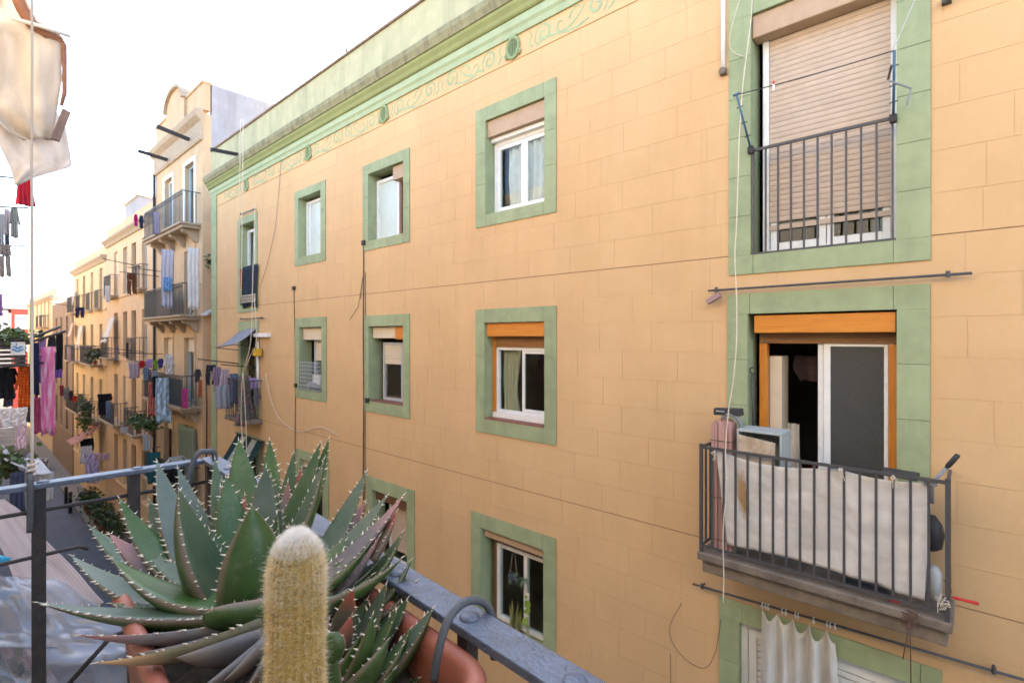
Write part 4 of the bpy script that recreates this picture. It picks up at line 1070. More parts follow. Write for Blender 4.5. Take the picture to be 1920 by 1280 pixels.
hairs('woolly_crown', spine_mat('white_wool', (0.84, 0.80, 0.75), (0.92, 0.91, 0.89), .5), 12, 24, .008, .014, .92, .998, .00013, (.4, 1), (-.2, .8))
# ================================================================== washing: garments as cloth sheets
rg = random.Random(21)
def garment(kind, top, wdir, w, h, mat, name, label, cat, group=None, amp=None, folds=3, tilt=0.0):
    top = Vector(top); wd = Vector(wdir).normalized(); nn = wd.cross(Vector((0, 0, 1))).normalized()
    amp = amp if amp is not None else .14 * w; ph = rg.uniform(0, 6); mb = MB()
    def sh(l0, l1, r0, r1, z0, z1, nu=12, nv=10, fl=folds, off=0.0):    # trapezium with folds; fractions of w and h
        def fn(a, b):
            l = l0 + (l1 - l0) * b; r = r0 + (r1 - r0) * b
            x = l + (r - l) * a
            z = z0 + (z1 - z0) * b + (0.02 * math.sin(7 * a + ph) if b > .9 else 0) + tilt * x
            fo = amp * (.25 + .75 * b) * math.sin(fl * 6.283 * a + ph + 1.2 * b) + off
            return top + wd * (x * w + .03 * w * math.sin(5 * b + ph)) + nn * fo - Vector((0, 0, z * h))
        mb.sheet(fn, nu, nv)
    if kind == 'towel': sh(-.5, -.47, .5, .5, 0, 1)
    elif kind == 'skirt': sh(-.30, -.5, .30, .5, 0, 1, fl=4)
    elif kind == 'dress': sh(-.30, -.26, .30, .24, 0, .35); sh(-.26, -.5, .24, .5, .35, 1, fl=4)
    elif kind == 'shirt':
        sh(-.28, -.32, .28, .32, 0, 1); sh(-.28, -.52, -.16, -.36, .01, .55, 5, 8, 1, .01); sh(.16, .38, .28, .54, .01, .58, 5, 8, 1, .01)
    elif kind == 'trousers':
        sh(-.5, -.5, .5, .5, 0, .35); sh(-.5, -.46, -.04, -.10, .35, 1, 6, 8, 1); sh(.04, .12, .5, .5, .35, .97, 6, 8, 1)
    elif kind == 'short': sh(-.5, -.55, .5, .55, 0, .5); sh(-.55, -.58, -.03, -.06, .5, 1, 6, 4, 1); sh(.03, .06, .55, .6, .5, 1, 6, 4, 1)
    o = mb.build(name, mat, None, True, loc=tuple(top))
    so_ = o.modifiers.new('cloth_thickness', 'SOLIDIFY'); so_.thickness = .006
    return tag(o, label, cat, group)
YD = (0, 1, 0)
def wear(kind, u0, u1, v0, v1, x, mat, name, label, cat, group, **k):    # garment across the street axis at the plane x
    p, q = at_x(u0, v0, x), at_x(u1, v0, x); b = at_x((u0 + u1) / 2, v1, x)
    m = (p + q) / 2
    return garment(kind, m, YD, abs(q.y - p.y), m.z - b.z, mat, name, label, cat, group, **k)
K = {}
def cm(key, col, pat=None, c2=(1, 1, 1), sc=10, tr=.25):
    if key not in K: K[key] = cloth('cloth_' + key, col, pat, c2, sc, tr)
    return K[key]

# ================================================================== buildings down the right side of the street
def block_walls(x0, x1, y0, depth, top, holes, mat, side, t, z0=0.0):
    mb = MB()
    for (a, b, c, d) in cells(x0, x1, z0, top, holes):
        mb.box(a, b, y0, y0 + .25, c, d, 0)
    mb.box(x0, x0 + .25, y0 + .251, y0 + depth, z0, top, 1); mb.box(x1 - .25, x1, y0 + .251, y0 + depth, z0, top, 1)
    mb.box(x0 + .251, x1 - .251, y0 + depth - .25, y0 + depth, z0, top, 1)
    mb.box(x0 + .251, x1 - .251, y0 + .252, y0 + depth - .252, top - .3, top - .05, 1)
    for k in range(1, 4):
        mb.box(x0 + .252, x1 - .252, y0 + 1.5, y0 + depth - .26, top - .3 - 2.9 * k - .2, top - .3 - 2.9 * k, 1)
    mb.box(x0 + .252, x1 - .252, y0 + 1.3, y0 + 1.4, z0, top - .31, 1)
    return mb.build('wall', [mat, side], t)
def win(t, h, y0, mat=None, shut=0.0, smat=None, surround_=None, split=True, name='window'):
    a, b, c, d = h
    f = frame(a + .01, b - .01, c + .01, d - .01, .07, y0 + .12, .06, mat or M['white'], t, name, ((a + b) / 2,) if split else ())
    if split:
        pane(a + .08, (a + b) / 2 - .036, c + .08, d - .08, y0 + .15, f); pane((a + b) / 2 + .036, b - .08, c + .08, d - .08, y0 + .15, f)
    else: pane(a + .08, b - .08, c + .08, d - .08, y0 + .15, f)
    if shut: MB().box(a + .012, b - .012, y0 + .09, y0 + .115, d - (d - c) * shut, d - .012).build('roller_blind', smat or M['slat'], f)
    if surround_:
        mb = MB(); g = .12
        mb.box(a - g, a, y0 - .03, y0 - .001, c, d + g); mb.box(b, b + g, y0 - .03, y0 - .001, c, d + g); mb.box(a + .001, b - .001, y0 - .028, y0 - .002, d, d + g)
        mb.build('surround', surround_, f)
    return f
def rail_balcony(t, x0, x1, y0, dp, zf, n, matslab, hgt=.95, thick=.14, brackets=(), curl=False):
    mb = MB(); mb.box(x0 - .05, x1 + .05, y0 - dp - .05, y0 - .002, zf - .06, zf); mb.box(x0 + .02, x1 - .02, y0 - dp + .02, y0 - .003, zf - thick, zf - .061)
    s_ = mb.build('balcony', matslab, t)
    for bx in brackets:
        MB().extrude([(y0 - .004, zf - thick - .002), (y0 - dp * .85, zf - thick - .002), (y0 - dp * .8, zf - thick - .09), (y0 - dp * .45, zf - thick - .16), (y0 - dp * .2, zf - thick - .34), (y0 - .004, zf - thick - .40)], bx - .11, bx + .11, 0).build('bracket', matslab, s_)
    MB().box(x0, x1, y0 - dp, y0 - dp + .03, zf + hgt - .03, zf + hgt).build('top_rail', M['iron'], s_)
    me = MB().box(-.009, .009, -.009, .009, zf + .001, zf + hgt - .031)
    if curl: me.tube([(.0 + .045 * math.cos(a), 0, zf + hgt - .12 + .045 * math.sin(a)) for a in [k * .7 for k in range(9)]], .007, 4, 0, False)
    me = me.mesh('bar', M['iron'])
    for k in range(n): inst('bar', me, s_, (x0 + .01 + (x1 - x0 - .02) * k / (n - 1), y0 - dp + .015, 0))
    ns = max(2, int(dp / .12))
    for x in (x0 + .01, x1 - .01):
        for k in range(1, ns): inst('bar', me, s_, (x, y0 - dp + .015 + (dp - .02) * k / ns, 0))
        MB().box(x - .012, x + .012, y0 - dp + .031, y0 - .001, zf + hgt - .029, zf + hgt - .001).build('side_rail', M['iron'], s_)
    return s_
M['peach'] = surf('peach_stucco', (0.58, 0.41, 0.25), 0.85, .08, 2, .2, dirt=(0.40, 0.25, 0.13), dirt_amt=.5, dirt_scale=1.5, streak=True)
M['cream2'] = surf('cream_stucco', (0.54, 0.385, 0.235), 0.85, .08, 2, .2, dirt=(0.34, 0.27, 0.2), dirt_amt=.5, dirt_scale=2.5, streak=True)
M['ochre2'] = surf('golden_stucco', (0.60, 0.435, 0.25), 0.85, .08, 2, .2, dirt=(0.42, 0.28, 0.12), dirt_amt=.5, dirt_scale=1.6, streak=True)
M['ochre3'] = surf('pale_golden_stucco', (0.62, 0.47, 0.29), 0.85, .08, 2, .2, dirt=(0.42, 0.28, 0.12), dirt_amt=.5, dirt_scale=1.6, streak=True)
M['greywall'] = surf('grey_render_wall', (0.33, 0.33, 0.36), 0.9, .10, 3, .3, dirt=(0.20, 0.20, 0.21), dirt_amt=.6, dirt_scale=2, streak=True)
M['mould'] = surf('stained_moulding', (0.42, 0.33, 0.24), 0.9, .15, 5, .3, dirt=(0.16, 0.12, 0.10), dirt_amt=.8, dirt_scale=5)
M['brownnet'] = surf('brown_render', (0.24, 0.17, 0.12), 0.9, .15, 4, .3, dirt=(0.14, 0.1, 0.08), dirt_amt=.5, dirt_scale=2, streak=True)
M['redwall'] = surf('red_render', (0.50, 0.10, 0.07), 0.85, .08, 2, .2)
M['palewall'] = surf('pale_render', (0.62, 0.58, 0.54), 0.85, .08, 2, .2)
M['bluedoor'] = surf('pale_blue_door', (0.36, 0.50, 0.60), 0.5, .08, 5, .05)
M['greenblind'] = surf('faded_green_blind', (0.30, 0.36, 0.25), 0.8, .12, 8, .1)

# ---- ornate neighbour
NX0, NX1, NY = -23.3, -17.9, 5.3
n1 = thing('apartment_house', 'cream house with arched parapet, three long iron balconies and bare grey party wall', 'building', (-20.6, NY, 0))
fl_ = [H + 3.55, H + .70, H - 2.17, H - 5.05]
hol = []
for z in fl_:
    for xc in (-19.15, -21.55): hol.append((xc - .5, xc + .5, z + .02, z + 2.15))
hol += [(-19.9, -18.5, .12, 2.8), (-22.4, -20.9, .12, 2.8)]
block_walls(NX0, NX1, NY, 6.0, H + 7.0, hol, M['cream2'], M['greywall'], n1)
mats_ = [M['bluedoor'], M['white'], M['greenblind'], M['brown']] * 3
for i, h_ in enumerate(hol):
    win(n1, h_, NY, mats_[i % 4] if i not in (2,) else M['white'], shut=(.0, .0, .0, .25, .22, .30, .5, .2, 0, 0)[i], smat=M['cream'], surround_=M['cream2'] if i > 1 else M['white'], name='door')
for i, z in enumerate(fl_):
    rail_balcony(n1, -22.6, -18.06, NY, .52, z, 34, M['mould'], .98, .16, (-22.2, -20.9, -19.7, -18.4), curl=(i < 2))
# cornice, parapet with arched pediment, grey upstand of the party wall
pr2 = lambda pts: [(NY - p, H + q) for p, q in pts]
MB().extrude(pr2([(-.01, 6.15), (.05, 6.15), (.08, 6.22), (.06, 6.3), (.06, 6.75), (.12, 6.8), (.2, 6.88), (.24, 7.02), (.22, 7.08), (-.01, 7.12)]), NX0 - .05, NX1 + .04, 0).build('cornice', M['mould'], n1)
MB().box(NX0, NX1 - .002, NY + .02, NY + .22, H + 7.11, H + 7.95).box(NX0 - .02, NX1 + .02, NY - .02, NY + .26, H + 7.952, H + 8.03).build('parapet', M['cream2'], n1)
arc = [(-20.6 + 1.05 * math.cos(a), H + 7.98 + .62 * math.sin(a)) for a in [math.pi * i / 14 for i in range(15)]]
MB().extrude([(-21.65, H + 7.12)] + arc[::-1] + [(-19.55, H + 7.12)], NY - .06, NY + .3, 0, 'y').build('arched_pediment', M['cream2'], n1)
arm = MB(); pts = [Vector((x, NY - .02, z)) for x, z in arc]
for p, q in zip(pts, pts[1:]): arm.bar(p, q, .28, .10)
arm.build('pediment_moulding', M['mould'], n1)
MB().box(NX1 - .24, NX1 - .001, NY + .27, NY + 5.9, H + 7.0, H + 7.98).build('party_wall', M['greywall'], n1)
MB().extrude([(NY + .5, H + .9), (NY + .5, H + 1.05), (NY - .05, H + .72), (NY - .05, H + .66)], NX1 + .003, NX1 + .55, 0).build('side_awning', M['greyframe'], n1)
for u0, v0, u1, v1, y in ((294, 237, 355, 262, 4.25), (259, 283, 314, 300, 4.25)):
    p = at_y(u1, v1, NY - .1); q = at_x(u0, v0, p.x)
    MB().bar(q, p, .10, .10).build('roof_spar', M['irondark'], n1)
MB().tube([(-23.25, NY - .06, .2), (-23.25, NY - .06, H + 6.2)], .045, 8).build('drain_pipe', M['irondark'], n1, True)
MB().tube([at_y(386, 700, NY - .03), at_y(388, 760, NY - .03), at_y(387, 900, NY - .03)], .02, 6).build('drain_pipe', M['irondark'], n1, True)
# screens along the second balcony
for xa, xb, mt in ((-22.55, -21.0, surf('dark_green_mesh', (0.05, 0.065, 0.06), .8, .2, 20, .1)), (-20.95, -19.3, surf('grey_brown_mesh', (0.17, 0.14, 0.13), .8, .15, 20, .1))):
    MB().box(xa, xb, NY - .50, NY - .485, fl_[1] + .04, fl_[1] + .9).build('balcony_screen', mt, n1)
MB().box(-22.55, -18.1, NY - .50, NY - .485, fl_[2] + .04, fl_[2] + .85).build('balcony_screen', surf('dark_teal_mesh', (0.035, 0.055, 0.06), .8, .2, 20, .1), n1)
MB().box(-22.5, -18.1, NY - .50, NY - .485, fl_[3] + .04, fl_[3] + .9).build('balcony_screen', K.setdefault('gm', surf('green_mesh', (0.06, 0.10, 0.08), .8, .2, 20, .1)), n1)

# ---- plainer houses beyond
def house(name, label, x0, x1, y0, top, mat, cols, floors, w=.9, hh=2.1, balc=(), seed=1, cor=True, shut_p=.4, wmats=None):
    t = thing(name, label, 'building', ((x0 + x1) / 2, y0, 0))
    r_ = random.Random(seed); hs2 = []
    for z in floors:
        for xc in cols: hs2.append((xc - w / 2, xc + w / 2, z + .02, z + hh))
    block_walls(x0, x1, y0, 6.0, top - .35, hs2, mat, mat, t)
    for i, h_ in enumerate(hs2):
        win(t, h_, y0, r_.choice(wmats or [M['white'], M['brown'], M['greyframe'], M['white']]), shut=r_.choice([0, 0, .3, .55, .9]) if r_.random() < shut_p else 0, smat=r_.choice([M['slat'], M['cream'], M['greenblind']]))
    for (xc, z, hw, dp) in balc: rail_balcony(t, xc - hw, xc + hw, y0, dp, z, int(hw * 16), M['mould'], .95, .13)
    if cor:
        MB().extrude([(y0 + .01, top - .6), (y0 - .06, top - .6), (y0 - .12, top - .5), (y0 - .25, top - .38), (y0 - .25, top - .30), (y0 + .01, top - .28)], x0, x1 - .003, 0).build('cornice', M['mould'], t)
        MB().box(x0, x1 - .004, y0 + .0, y0 + .2, top - .278, top + .25).build('parapet', mat, t)
    else:
        MB().box(x0, x1 - .004, y0 - .03, y0 + .2, top - .349, top).build('parapet', M['palewall'], t)
    for z in floors:
        MB().box(x0 + .003, x1 - .003, y0 - .05, y0 - .001, z - .12, z - .03).build('string_course', mat, t)
    return t
fz2 = [H + 1.95, H - .95, H - 3.85, H - 6.7]
n2 = house('apartment_house', 'tall peach house with dark narrow windows beside the ornate balconied house', -32.4, -23.35, 5.3, H + 5.05, M['peach'], (-30.3, -28.4, -26.8, -25.0), fz2, .8, 2.1,
           [(-30.3, H + 1.95, .75, .35), (-30.3, H - .95, .75, .45), (-25.2, H - .95, .7, .4), (-29.4, H - 3.85, 1.5, .5), (-25.2, H - 3.85, .8, .5), (-25.0, H + 1.95, .6, .3)], 4, wmats=[M['brown'], M['greyframe'], M['brown'], M['white']])
n3 = house('apartment_house', 'golden house with many balconies and white awnings halfway down the street', -42.6, -32.45, 5.3, H + 4.45, M['ochre2'], (-41.2, -38.9, -36.4, -33.9), fz2 if False else [H + 1.5, H - 1.4, H - 4.3, H - 7.0], .8, 2.1,
           [(-41.2, H + 1.5, .9, .4), (-38.9, H + 1.5, .6, .3), (-36.4, H + 1.5, .55, .2), (-33.9, H + 1.5, .55, .2), (-40.3, H - 1.4, 1.9, .5), (-36.4, H - 1.4, .8, .4), (-33.9, H - 1.4, .8, .5), (-39.5, H - 4.3, 2.2, .5), (-34.6, H - 4.3, 1.4, .5)], 9)
n4 = house('apartment_house', 'dark brown house with a pale flat top beyond the golden house', -52.2, -42.7, 5.25, H + 2.75, M['brownnet'], (-50, -47.6, -45), [H - .6, H - 3.4, H - 6.2], .9, 2.0, [], 5, cor=False, shut_p=.8)
n5 = house('apartment_house', 'pale golden house, farthest on the right before the red house', -71, -52.3, 5.3, H + 3.5, M['ochre3'], (-69, -66, -63, -60, -57.5, -55), [H + .8, H - 2.1, H - 5.0], .9, 2.1, [(-57.5, H + .8, .8, .5), (-55, H + .8, .8, .5), (-60, H - 2.1, 1.2, .5)], 6)
# end of the street
nr = thing('red_house', 'red and white house closing the far end of the street', 'building', (-86, 3, 0))
mb = MB(); mb.box(-92, -86, -8, 4.95, 0, H + 2.9, 1); mb.box(-92, -86, 4.96, 9, 0, H + 3.4, 0); mb.box(-92.1, -85.9, -8, 9, H + 3.402, H + 3.7, 1)
mb.build('wall', [M['redwall'], M['palewall']], nr)
for (y, z, w_, h_) in ((5.85, H + 1.2, .8, 1.3), (5.85, H - 1.6, .8, 1.5), (3.6, H + .7, .9, 1.6), (7.8, H + 1.2, .8, 1.3)):
    mb = MB(); mb.box(-85.998, -85.9, y - w_ / 2 - .2, y + w_ / 2 + .2, z - .2, z + h_ + .2); f_ = mb.build('window', M['white'], nr)
    MB().box(-85.898, -85.88, y - w_ / 2, y + w_ / 2, z, z + h_).build('pane', M['greyframe'], f_)
# grey cube on the roof of the peach house, dishes, aerials
t = thing('roof_hut', 'small grey stair hut on the roof of the peach house', 'building', (-30.2, 7, H + 5))
MB().box(-31.6, -28.8, 5.9, 8, H + 4.9, H + 6.55).build('wall', M['greywall'], t); MB().box(-31.7, -28.7, 5.8, 8.1, H + 6.552, H + 6.65).build('roof', M['palewall'], t)
p = at_y(512, 178, 7.3)
t = thing('satellite_dish', 'white satellite dish on the grey party wall above the green parapet', 'dish', (p.x, p.y, p.z - .5))
mb = MB(); n = 16
for k, rr in enumerate((.02, .18, .30, .36)):
    for j in range(n):
        a = 6.283 * j / n; mb.v.append((p.x + .25 * rr ** 2 * 2.4, p.y + rr * math.cos(a) * .7 - rr * .3, p.z + rr * math.sin(a)))
for k in range(3):
    for j in range(n): mb.f.append((k * n + j, k * n + (j + 1) % n, (k + 1) * n + (j + 1) % n, (k + 1) * n + j)); mb.m.append(0)
o = mb.build('dish', M['whiteplastic'], t, True); sm = o.modifiers.new('thick', 'SOLIDIFY'); sm.thickness = .01
MB().tube([(p.x, p.y, p.z - .7), (p.x, p.y, p.z - .1)], .02, 6).tube([(p.x + .02, p.y, p.z), (p.x + .28, p.y - .12, p.z)], .008, 5).build('mast', M['greyframe'], t)
for u, v, hh_, lab in ((650, 100, .25, 'small dark roof aerial standing behind the parapet'),):
    p = at_y(u, v, D + .3); MB().tube([(p.x, p.y, H + 5.5), (p.x, p.y, p.z + .1)], .02, 6).tube([(p.x - .12, p.y, p.z), (p.x + .12, p.y, p.z)], .012, 5).build('aerial', M['irondark'], yb)

# ================================================================== washing and awnings on the right side
def pole(parent, x, y0, y1, z0, z1, r=.016): return MB().tube([(x, y0, z0), (x, y1, z1)], r, 6).build('drying_pole', M['irondark'], parent, True)
# poles of the yellow building's small balcony
a_ = at_x(371, 673, -14.85); pole(yb, -14.85, a_.y, D, a_.z, a_.z - .16)
a_ = at_x(414, 683, -13.55); pole(yb, -13.55, a_.y, D, a_.z, a_.z - .12)
GW = 'washing on the poles of the small yellow-building balcony'
wear('trousers', 386, 404, 684, 722, -14.8, cm('charcoal', (.045, .05, .06)), 'trousers', 'dark grey trousers, leftmost washing beside the green corner pilaster', 'trousers', GW)
wear('shirt', 396, 419, 688, 734, -14.75, cm('mauve', (.36, .25, .34)), 'shirt', 'mauve shirt hanging next to the dark grey trousers', 'shirt', GW)
wear('shirt', 411, 434, 692, 748, -14.65, cm('pinkwhite', (.68, .58, .62), 'patch', (.5, .35, .42), 7), 'shirt', 'white and pink long-sleeved shirt among the washing', 'shirt', GW)
wear('towel', 404, 436, 722, 766, -14.5, cm('greystripe', (.30, .30, .34), 'stripe', (.46, .46, .5), 6), 'towel', 'grey striped cloth hanging below the pink and white shirt', 'towel', GW)
wear('towel', 431, 446, 700, 758, -14.3, cm('steelblue', (.16, .19, .30)), 'towel', 'slate blue towel left of the floral dress', 'towel', GW)
wear('dress', 440, 482, 704, 797, -13.55, cm('floral', (.16, .17, .15), 'floral', (.55, .12, .10), 13), 'dress', 'long dark red floral dress hanging from the small balcony', 'dress', GW)
wear('towel', 468, 491, 708, 729, -13.5, cm('lilac', (.46, .33, .62)), 'towel', 'lilac towel beside the floral dress', 'towel', GW)
wear('shirt', 474, 488, 728, 762, -13.45, cm('grey2', (.25, .25, .27)), 'shirt', 'grey top hanging under the lilac towel', 'shirt', GW)
# blue-black rug and red bag over the top window railing
a, b, c, d = WIN['1d'][1]
wear('towel', 450, 462, 504, 540, -14.6, cm('redorange', (.5, .09, .03), 'patch', (.06, .05, .05), 5), 'cloth', 'red and black cloth over the railing of the top left window', 'cloth', 'cloths over the top left window railing')
rug_ = garment('towel', (a + .75, D - .04, c + 1.02), (1, 0, 0), .95, 1.08, cm('navyrug', (.035, .05, .075)), 'rug', 'dark blue rug draped over the railing of the top left window', 'rug', 'cloths over the top left window railing', amp=.02)
bd = MB(); bd.box(a + .28, a + 1.22, D - .085, D - .078, c + .06, c + .26, 0)
for k in range(7):
    x_ = a + .31 + k * .13; bd.box(x_, x_ + .08, D - .089, D - .0855, c + .20, c + .225, 1); bd.box(x_, x_ + .022, D - .0892, D - .0857, c + .10, c + .1995, 1); bd.box(x_ + .0225, x_ + .075, D - .089, D - .0855, c + .10, c + .125, 1)
bd.build('border', [cm('keycream', (.55, .50, .40)), cm('keyblack', (.04, .04, .045))], rug_)
# small grey awning over the tall door
p = [at_y(447, 622, D - .02), at_y(482, 614, D - .02)]
aw = thing('small_awning', 'little grey fabric awning over the tall narrow door', 'awning', tuple(p[0]))
q = [at_y(u, v, D - .75) for u, v in ((417, 632), (448, 634))]
def awf(a, b):
    t0 = p[0].lerp(p[1], a); t1 = Vector((t0.x + .1, D - .62, t0.z - .42)); r_ = t0.lerp(t1, b); r_.z -= .05 * math.sin(math.pi * b) + .015 * math.sin(9 * a); return r_
o = MB().sheet(awf, 8, 8).build('awning_cloth', cm('greycanvas', (.34, .35, .40)), aw, True); o.modifiers.new('t', 'SOLIDIFY').thickness = .006
MB().tube([awf(0, 1), awf(1, 1)], .015, 6).tube([awf(0, 1), (p[0].x, D, p[0].z - .5)], .01, 5).tube([awf(1, 1), (p[1].x, D, p[1].z - .5)], .01, 5).build('awning_frame', M['irondark'], aw)
p = at_y(492, 628, D - .03); MB().box(p.x - .42, p.x + .42, D - .1, D - .001, p.z - .05, p.z + .05).build('junction_box', M['white'], yb)
p = at_y(484, 640, D - .04); MB().tube([(p.x, D - .05, p.z), (p.x + .02, D - .05, p.z - 1.3)], .035, 8).build('drain_pipe', M['white'], yb, True)
p = at_y(482, 660, D - .12); o = MB().box(p.x - .12, p.x + .12, p.y - .06, p.y + .06, p.z - .09, p.z + .09).tube([(p.x, p.y, p.z + .09), (p.x, p.y, p.z + .28)], .012, 5).build('lantern', surf('yellow_plastic', (.62, .36, .02), .5, .05, 5, 0), None, loc=tuple(p)); tag(o, 'small yellow box hanging in the tall narrow doorway', 'box')
# ropes looping down to the little balcony
rr_ = MB()
for pts in ([(478, 380), (474, 520), (470, 640), (455, 697)], [(477, 560), (481, 640), (470, 665), (457, 698)], [(455, 697), (452, 780), (457, 850)], [(456, 700), (461, 790), (462, 850)], [(456, 225), (454, 420), (452, 560)], [(451, 225), (450, 300), (449, 430)]):
    rr_.tube(smooth_path([at_y(u, v, D - .45 - .02 * i) for i, (u, v) in enumerate(pts)], 4), .009, 5)
tag(rr_.build('tangled_ropes', M['cable_w'], None, True, loc=tuple(at_y(455, 697, D - .45))), 'tangle of pale ropes hanging down past the floral dress', 'rope')
# striped sunblind at the bottom left window
sb_ = thing('striped_blind', 'dark green and white striped blind sloping out below the small balcony', 'awning', tuple(at_y(440, 812, D - .05)))
gs = [cm('bottle', (.02, .055, .06)), cm('offwhite', (.42, .44, .38))]
pa, pb = Vector((-14.9, D - .05, H - 2.62)), Vector((-13.2, D - .05, H - 2.62))
for k in range(5):
    def sf(a, b, k=k):
        t0 = pa.lerp(pb, (k + a) / 5); t1 = t0 + Vector((0, -.75, -1.15)); r_ = t0.lerp(t1, b); r_.z -= .06 * math.sin(math.pi * b); return r_
    MB().sheet(sf, 3, 8).build('blind_strip', gs[k % 2], sb_, True)
MB().tube([pa + Vector((-.1, 0, .02)), pb + Vector((.1, 0, .02))], .02, 6).build('blind_rod', M['irondark'], sb_)

# ---- ornate neighbour's washing
GN = 'washing on the ornate house'
gl = [('towel', 288, 300, 398, 440, -21.9, 'lilacgrey', (.42, .36, .46), None, 'pale lilac cloth over the top balcony of the ornate house', 'cloth'),
      ('towel', 302, 325, 468, 578, -22.2, 'lavwhite', (.62, .60, .68), None, 'white lavender sheet gathered under the top balcony', 'sheet'),
      ('towel', 352, 374, 465, 580, -18.8, 'plainwhite', (.74, .73, .72), None, 'white sheet tied back beside the white balcony door', 'sheet'),
      ('towel', 306, 322, 520, 545, -21.4, 'bluebits', (.16, .30, .50), 'patch', 'blue and teal cloths piled on the middle balcony', 'cloth'),
      ('towel', 241, 262, 680, 709, -23.6, 'palepink', (.56, .44, .50), None, 'pale pink cloth at the left end of the crowded washing line', 'cloth'),
      ('shirt', 259, 273, 676, 690, -23.4, 'brightred', (.60, .03, .03), None, 'bright red top on the crowded washing line', 'shirt'),
      ('shirt', 272, 288, 673, 690, -23.2, 'lilac2', (.50, .36, .62), None, 'light purple top next to the bright red top', 'shirt'),
      ('shirt', 286, 298, 674, 692, -23.0, 'lime', (.30, .50, .07), None, 'lime green top on the crowded washing line', 'shirt'),
      ('shirt', 294, 308, 672, 690, -22.8, 'violet', (.10, .08, .26), None, 'dark violet top next to the lime green top', 'shirt'),
      ('shirt', 265, 282, 688, 713, -23.3, 'denimpale', (.26, .33, .42), None, 'pale denim shirt hanging below the red top', 'shirt'),
      ('shirt', 284, 298, 694, 716, -22.9, 'icegrey', (.42, .44, .54), None, 'ice grey top below the lime green top', 'shirt'),
      ('shirt', 306, 328, 664, 702, -21.8, 'greywhite', (.52, .48, .47), 'patch', 'grey and white jumper over the lower balcony rail', 'jumper'),
      ('towel', 277, 292, 716, 780, -22.9, 'salmon', (.50, .17, .13), 'patch', 'salmon and purple dress hanging low on the line', 'dress'),
      ('towel', 291, 322, 708, 792, -22.6, 'palejeans', (.36, .43, .48), 'patch', 'large pale blue patterned sheet hanging from the lower balcony', 'sheet'),
      ('towel', 286, 296, 705, 745, -22.8, 'blackcloth', (.03, .03, .035), None, 'black cloth behind the large pale blue sheet', 'cloth'),
      ('shirt', 362, 378, 692, 716, -18.4, 'blackwhite', (.06, .06, .07), 'patch', 'black bag hung at the right end of the lower balcony', 'bag'),
      ('towel', 372, 379, 712, 745, -18.3, 'rustred', (.34, .10, .05), 'patch', 'rust red cloth at the right end of the lower balcony', 'cloth'),
      ('towel', 340, 352, 728, 765, -18.6, 'magenta', (.34, .05, .18), 'patch', 'magenta and white bundle behind the lower balcony rail', 'cloth'),
      ('towel', 276, 300, 848, 905, -22.9, 'teal2', (.04, .16, .18), None, 'teal cloth on the lowest balcony of the ornate house', 'cloth'),
      ('shirt', 310, 352, 855, 872, -21.0, 'white3', (.55, .54, .52), None, 'white tops lying over the lowest balcony rail', 'shirt'),
      ('towel', 300, 345, 868, 905, -20.5, 'black4', (.03, .03, .035), None, 'black garments hanging along the lowest balcony', 'clothes')]
for kd, u0, u1, v0, v1, x, key, col, pat, lab, cat in gl:
    x = at_y((u0 + u1) / 2, v0, 4.68 - .02 * (len(lab) % 5)).x
    wear(kd, u0, u1, v0, v1, x, cm(key, col, pat, sc3(col, 1.9) if pat else (1, 1, 1), 6), cat, lab, cat, GN)
for x, z in ((-23.1, H - .62), (-22.3, H - .60), (-22.8, H + 2.3), (-21.6, H + 2.35)):
    pole(n1, x, 4.1, NY, z + .05, z - .02, .014)
cbb = MB()
for z, x0, x1 in ((H - .66, -23.6, -21.6),): cbb.tube(catenary((x0, 4.3, z), (x1, 4.6, z), .05), .006, 4)
cbb.build('washing_line', M['irondark'], n1)
# ---- long green blind hanging at the third balcony's door
o = garment('towel', (-19.2, NY - .1, H - 2.9), (1, 0, 0), 1.7, 2.1, cm('greenblind', (.20, .27, .19), 'stripe', (.27, .33, .25), 3), 'door_blind', 'long faded green blind hanging over a lower balcony door', 'blind', amp=.03)
